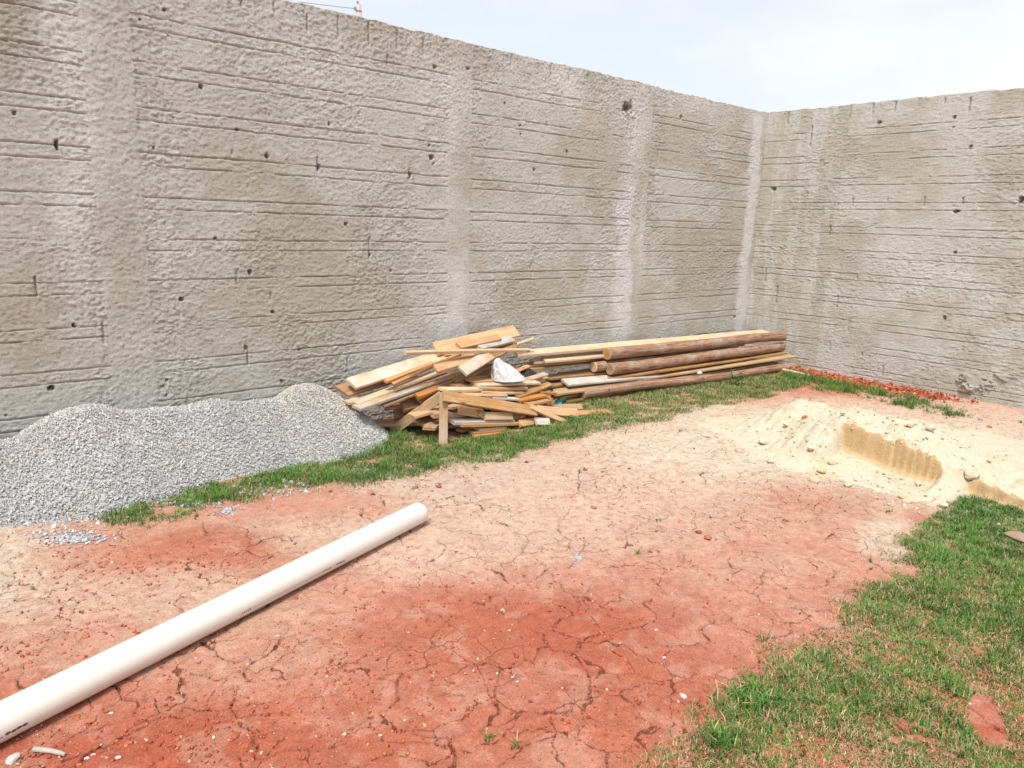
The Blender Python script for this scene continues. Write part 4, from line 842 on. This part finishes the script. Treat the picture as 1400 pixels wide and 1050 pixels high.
def end_mat(name, c_in, c_out):
    t = NT(name, .85, .15); v = t.obj(); s = t.n('ShaderNodeSeparateXYZ', {0: v}); 
    d = t.n('ShaderNodeVectorMath', {0: t.n('ShaderNodeCombineXYZ', {1: s.outputs[1], 2: s.outputs[2]}).outputs[0]}, operation='LENGTH').outputs['Value']
    w = t.n('ShaderNodeMath', {0: t.n('ShaderNodeMath', {0: d, 1: t.n('ShaderNodeMath', {0: t.noise(30, v, 3), 1: .012}, operation='MULTIPLY').outputs[0]}, operation='ADD').outputs[0], 1: 620.}, operation='MULTIPLY').outputs[0]
    rg = t.n('ShaderNodeMath', {0: w}, operation='SINE').outputs[0]
    c = t.ramp(t.n('ShaderNodeMapRange', {0: d, 1: 0.0, 2: .06}).outputs[0], [(0, c_in), (1, c_out)])
    c = t.vary(c, t.n('ShaderNodeMapRange', {0: rg, 1: -1.0, 2: 1.0, 3: .3, 4: .7}).outputs[0], .75, 1.1); c = t.vary(c, t.noise(60, v, 4), .8, 1.15); t.col(c); return t.m
E1 = end_mat('orange_end_grain', (.42, .20, .085), (.56, .33, .17)); E2 = end_mat('pale_end_grain', (.60, .44, .23), (.68, .54, .33)); E3 = end_mat('brown_end_grain', (.34, .20, .12), (.46, .31, .20))
log_(Q(432, 213, 4.50), QX(1235, 133, 7.93), .058, .052, 'reddish log on top of the stack with an orange sawn end', 5, E1)
log_(Q(446, 282, 4.46), QX(1230, 180, 7.92), .057, .050, 'pinkish log just below the topmost log in the stack', 9, E3)
log_(Q(372, 273, 4.55), (7.2, 4.42, .26), .050, .045, 'log with a pale yellow sawn end, hidden behind two others', 14, E2)
log_(Q(323, 396, 4.355), QX(1303, 266, 7.97), .043, .042, 'long knotty log lying on the grass in front of the stack', 23, E3)
# fallen stick and twig
def stick(A, B, r, label, mat, name='stick'):
    A = np.array(A); B = np.array(B); d = B-A; L = np.linalg.norm(d); d /= L; s = np.cross([0, 0, 1], d); s /= np.linalg.norm(s); n = np.cross(d, s); V = []
    for i in range(7):
        t = i/6; w = r*(1-.25*t)*(1+.1*random.uniform(-1, 1)); off = s*.004*math.sin(3*t)+n*r
        for k in range(8): a = 2*math.pi*k/8; V.append(A+d*L*t+off+(s*math.cos(a)+n*math.sin(a))*w-A)
    F = [(i*8+k, i*8+(k+1) % 8, (i+1)*8+(k+1) % 8, (i+1)*8+k) for i in range(6) for k in range(8)]
    me = np_mesh(name, V, [[f[::-1] for f in F], [tuple(range(8)), tuple(48+7-k for k in range(8))]], mat, True)
    return link(name, me, None, label, 'stick', loc=A)
stick(gnd(1068, 507.5, .02), gnd(1107, 516, .0), .020, 'bare pale stick on the grass by the butt of the front log', M_WOOD['pale'])
stick(gnd(47, 1027.5, .0), gnd(89, 1035, .0), .008, 'short dry twig on red soil beside the pipe', M_WOOD['grey'], 'twig')

# ------------------------------------------------------------------ litter
def crumple(name, label, cat, P, sx_, sy_, sz_, mat, seed, peak=None, rotz=0):
    n = 26; u = np.linspace(-1, 1, n); U, V_ = np.meshgrid(u, u); R = np.sqrt(U**2+V_**2); k = np.where(R > 0, np.maximum(np.abs(U), np.abs(V_))/np.maximum(R, 1e-6), 1); U, V_ = U*k, V_*k; R = np.sqrt(U**2+V_**2)
    px_, py_ = peak or (0, 0); d = np.sqrt((U-px_*(1-R))**2+V_**2)
    Z = np.clip(1-R**1.3, 0, 1)+.8*(1-np.abs(2*fbm(U*2.2+seed, V_*2.2, 4, seed)-1)-.65)*(1-R**4)
    X = (U+px_*np.clip(Z, 0, 1)*.8)*sx_; Yv = V_*sy_; Zv = Z*sz_
    W = np.stack([X, Yv, np.maximum(Zv, 0)], -1).reshape(-1, 3); Bm = W.copy(); Bm[:, 2] = -.004
    f = grid_faces(n, n); W = np.concatenate([W, Bm]); f2 = f[:, ::-1]+n*n
    o = link(name, np_mesh(name, W, [f, f2], mat, False), None, label, cat, loc=P); o.rotation_euler = (0, 0, rotz); return o
M_BAG = plain('white_plastic_film', (.56, .57, .59), .45, .4, 25, .95, 1.04, .01)
p = PY(850, 328, 4.30); crumple('plastic_sack', 'crumpled white plastic sack caught in the scrap heap', 'sack', (p[0], p[1], p[2]), .145, .11, .155, M_BAG, 4, (-.75, 0), -.25)
M_BLACK = plain('black_plastic_film', (.02, .02, .022), .35, .5, 25)
p = PY(935, 308, 4.52); crumple('plastic_scrap', 'scrap of black plastic behind the white sack', 'plastic scrap', (p[0], p[1], p[2]), .10, .06, .05, M_BLACK, 9)
p = Q(855, 300, 4.24); crumple('rag', 'small white rag lying on the front log', 'rag', (p[0], p[1], p[2]), .035, .022, .022, M_BAG, 12, None, -.1)
# crushed green bottle
def bottle():
    g = gnd(*c1(1090, 440), .0); root = bpy.data.objects.new('bottle', None); COL.objects.link(root); root['label'] = 'crushed teal plastic bottle on grass between heap and planks'; root['category'] = 'bottle'
    root.location = (g[0], g[1], .0); root.rotation_euler = (0, -.25, .35)
    m = plain('teal_plastic', (.06, .58, .46), .2, .5, 30, .85, 1.1); mc = plain('clear_plastic', (.55, .66, .62), .15, .5, 30, .9, 1.1, .0, .5)
    pr = [(0, .004), (0, .030), (.03, .034), (.07, .030), (.10, .034), (.13, .033), (.155, .020), (.17, .012), (.185, .012)]; N = 14
    def lathe(p, mm, nm):
        V = []
        for i, (x, r) in enumerate(p):
            for k in range(N): a = 2*math.pi*k/N; q = r*(1+.25*math.sin(a*2+x*60)*(r > .015)); V.append((x-.09, q*math.cos(a), .034+q*math.sin(a)*.8))
        F = [(i*N+k, (i+1)*N+k, (i+1)*N+(k+1) % N, i*N+(k+1) % N) for i in range(len(p)-1) for k in range(N)]
        link(nm, np_mesh(nm, V, [F, [tuple(range(N)), tuple((len(p)-1)*N+N-1-k for k in range(N))]], mm), root)
    lathe(pr, m, 'body'); lathe([(.186, .008), (.186, .015), (.202, .015), (.202, .006)], mc, 'cap')
bottle()

# ------------------------------------------------------------------ weeds by the front log
M_LEAF = plain('weed_leaf', (.055, .17, .045), .5, .35, 20, .7, 1.25); M_STEM = plain('weed_stem', (.10, .18, .05), .6)
LV = np.array([(0, 0, 0), (.25, .22, .03), (.25, -.22, .03), (.6, .27, .05), (.6, -.27, .05), (1, 0, -.02), (.3, 0, -.01), (.62, 0, 0)]); LF3 = [(0, 6, 1), (0, 2, 6), (3, 7, 5), (7, 4, 5)]; LF4 = [(1, 6, 7, 3), (6, 2, 4, 7)]
leafm = np_mesh('leaf', LV, [LF3, LF4], M_LEAF, True)
def weed(u, v, n, hgt, spread, label):
    g = gnd(u, v); root = bpy.data.objects.new('weed', None); COL.objects.link(root); root.location = (g[0], g[1], 0); root['label'] = label; root['category'] = 'weed'
    V = []; F = []; tips = []
    for k in range(max(3, n//5)):
        a = random.random()*6.28; sp = spread*random.uniform(.2, 1); top = np.array([math.cos(a)*sp, math.sin(a)*sp, hgt*random.uniform(.5, 1)]); pts = [np.array([0, 0, -.01]), top*.5+np.array([0, 0, .02]), top]; tips.append(pts); b = len(V)
        for p_ in pts:
            for j in range(4): q = j*1.571; V.append(p_+np.array([math.cos(q), math.sin(q), 0])*.003)
        F += [(b+i*4+j, b+i*4+(j+1) % 4, b+i*4+4+(j+1) % 4, b+i*4+4+j) for i in range(2) for j in range(4)]
    link('stem', np_mesh('stem', V, [F], M_STEM), root)
    for k in range(n):
        pts = random.choice(tips); t = random.uniform(.3, 1); p_ = pts[0]*(1-t)+pts[2]*t+np.array([0, 0, .02*(1-t)]); o = link('leaf', leafm, root); o.location = p_; s = random.uniform(.035, .06); o.scale = (s, s, s); o.rotation_euler = (random.uniform(-.5, .5), random.uniform(-.7, .3), random.random()*6.28)
weed(1003, 527, 34, .16, .12, 'bushy broad-leaved weed growing against the front log')
weed(945, 528, 9, .10, .04, 'small upright weed sprouting beside the front log')
weed(790, 577, 14, .05, .06, 'low leafy weed in the grass by the outlying pine board')

# ------------------------------------------------------------------ utility pole beyond the wall
def pole():
    t = 19.0; d = ray(490.5, 6.0); base = CAMP+d*t; zt = base[2]
    root = bpy.data.objects.new('utility_pole', None); COL.objects.link(root); root['label'] = 'top of a pale concrete utility pole behind the long wall'; root['category'] = 'pole'; root.location = (base[0], base[1], 0)
    mc = plain('pole_concrete', (.62, .62, .60), .9, .1, 12, .92, 1.06, .01); md = plain('pole_iron', (.25, .26, .27), .6)
    def prism(nm, secs, mat, N=8, off=(0, 0)):
        V = [(off[0]+r*math.cos(2*math.pi*(k+.5)/N), off[1]+r*math.sin(2*math.pi*(k+.5)/N), z) for z, r in secs for k in range(N)]
        F = [(i*N+k, i*N+(k+1) % N, (i+1)*N+(k+1) % N, (i+1)*N+k) for i in range(len(secs)-1) for k in range(N)]
        link(nm, np_mesh(nm, V, [F, [tuple(N-1-k for k in range(N)), tuple((len(secs)-1)*N+k for k in range(N))]], mat, False), root)
    prism('shaft', [(-.3, .14), (zt-.22, .075), (zt-.22, .066), (zt, .063)], mc)
    prism('band', [(zt-.18, .082), (zt-.15, .082)], md); prism('insulator', [(zt, .02), (zt+.03, .035), (zt+.05, .02), (zt+.07, .025)], md, 8, (-.03, 0)); prism('bracket', [(zt-.16, .035), (zt-.08, .03)], md, 6, (-.10, .02))
    a = np.array([base[0]-.10, base[1]+.02, zt-.12]); e = CAMP+ray(405, 0.5)*t*1.0; dirn = (e-a)/np.linalg.norm(e-a); b = a+dirn*14; V = []
    for i in range(24):
        s = i/23; p_ = a*(1-s)+b*s; p_ = p_-np.array([0, 0, .25*4*s*(1-s)*.3])
        for k in range(5): q = 2*math.pi*k/5; V.append(p_+np.array([0, math.cos(q), math.sin(q)])*.009)
    F = [(i*5+k, i*5+(k+1) % 5, (i+1)*5+(k+1) % 5, (i+1)*5+k) for i in range(23) for k in range(5)]
    link('overhead_cable', np_mesh('overhead_cable', V, [F], md), None, 'thin overhead cable running from the pole behind the wall', 'cable')
pole()
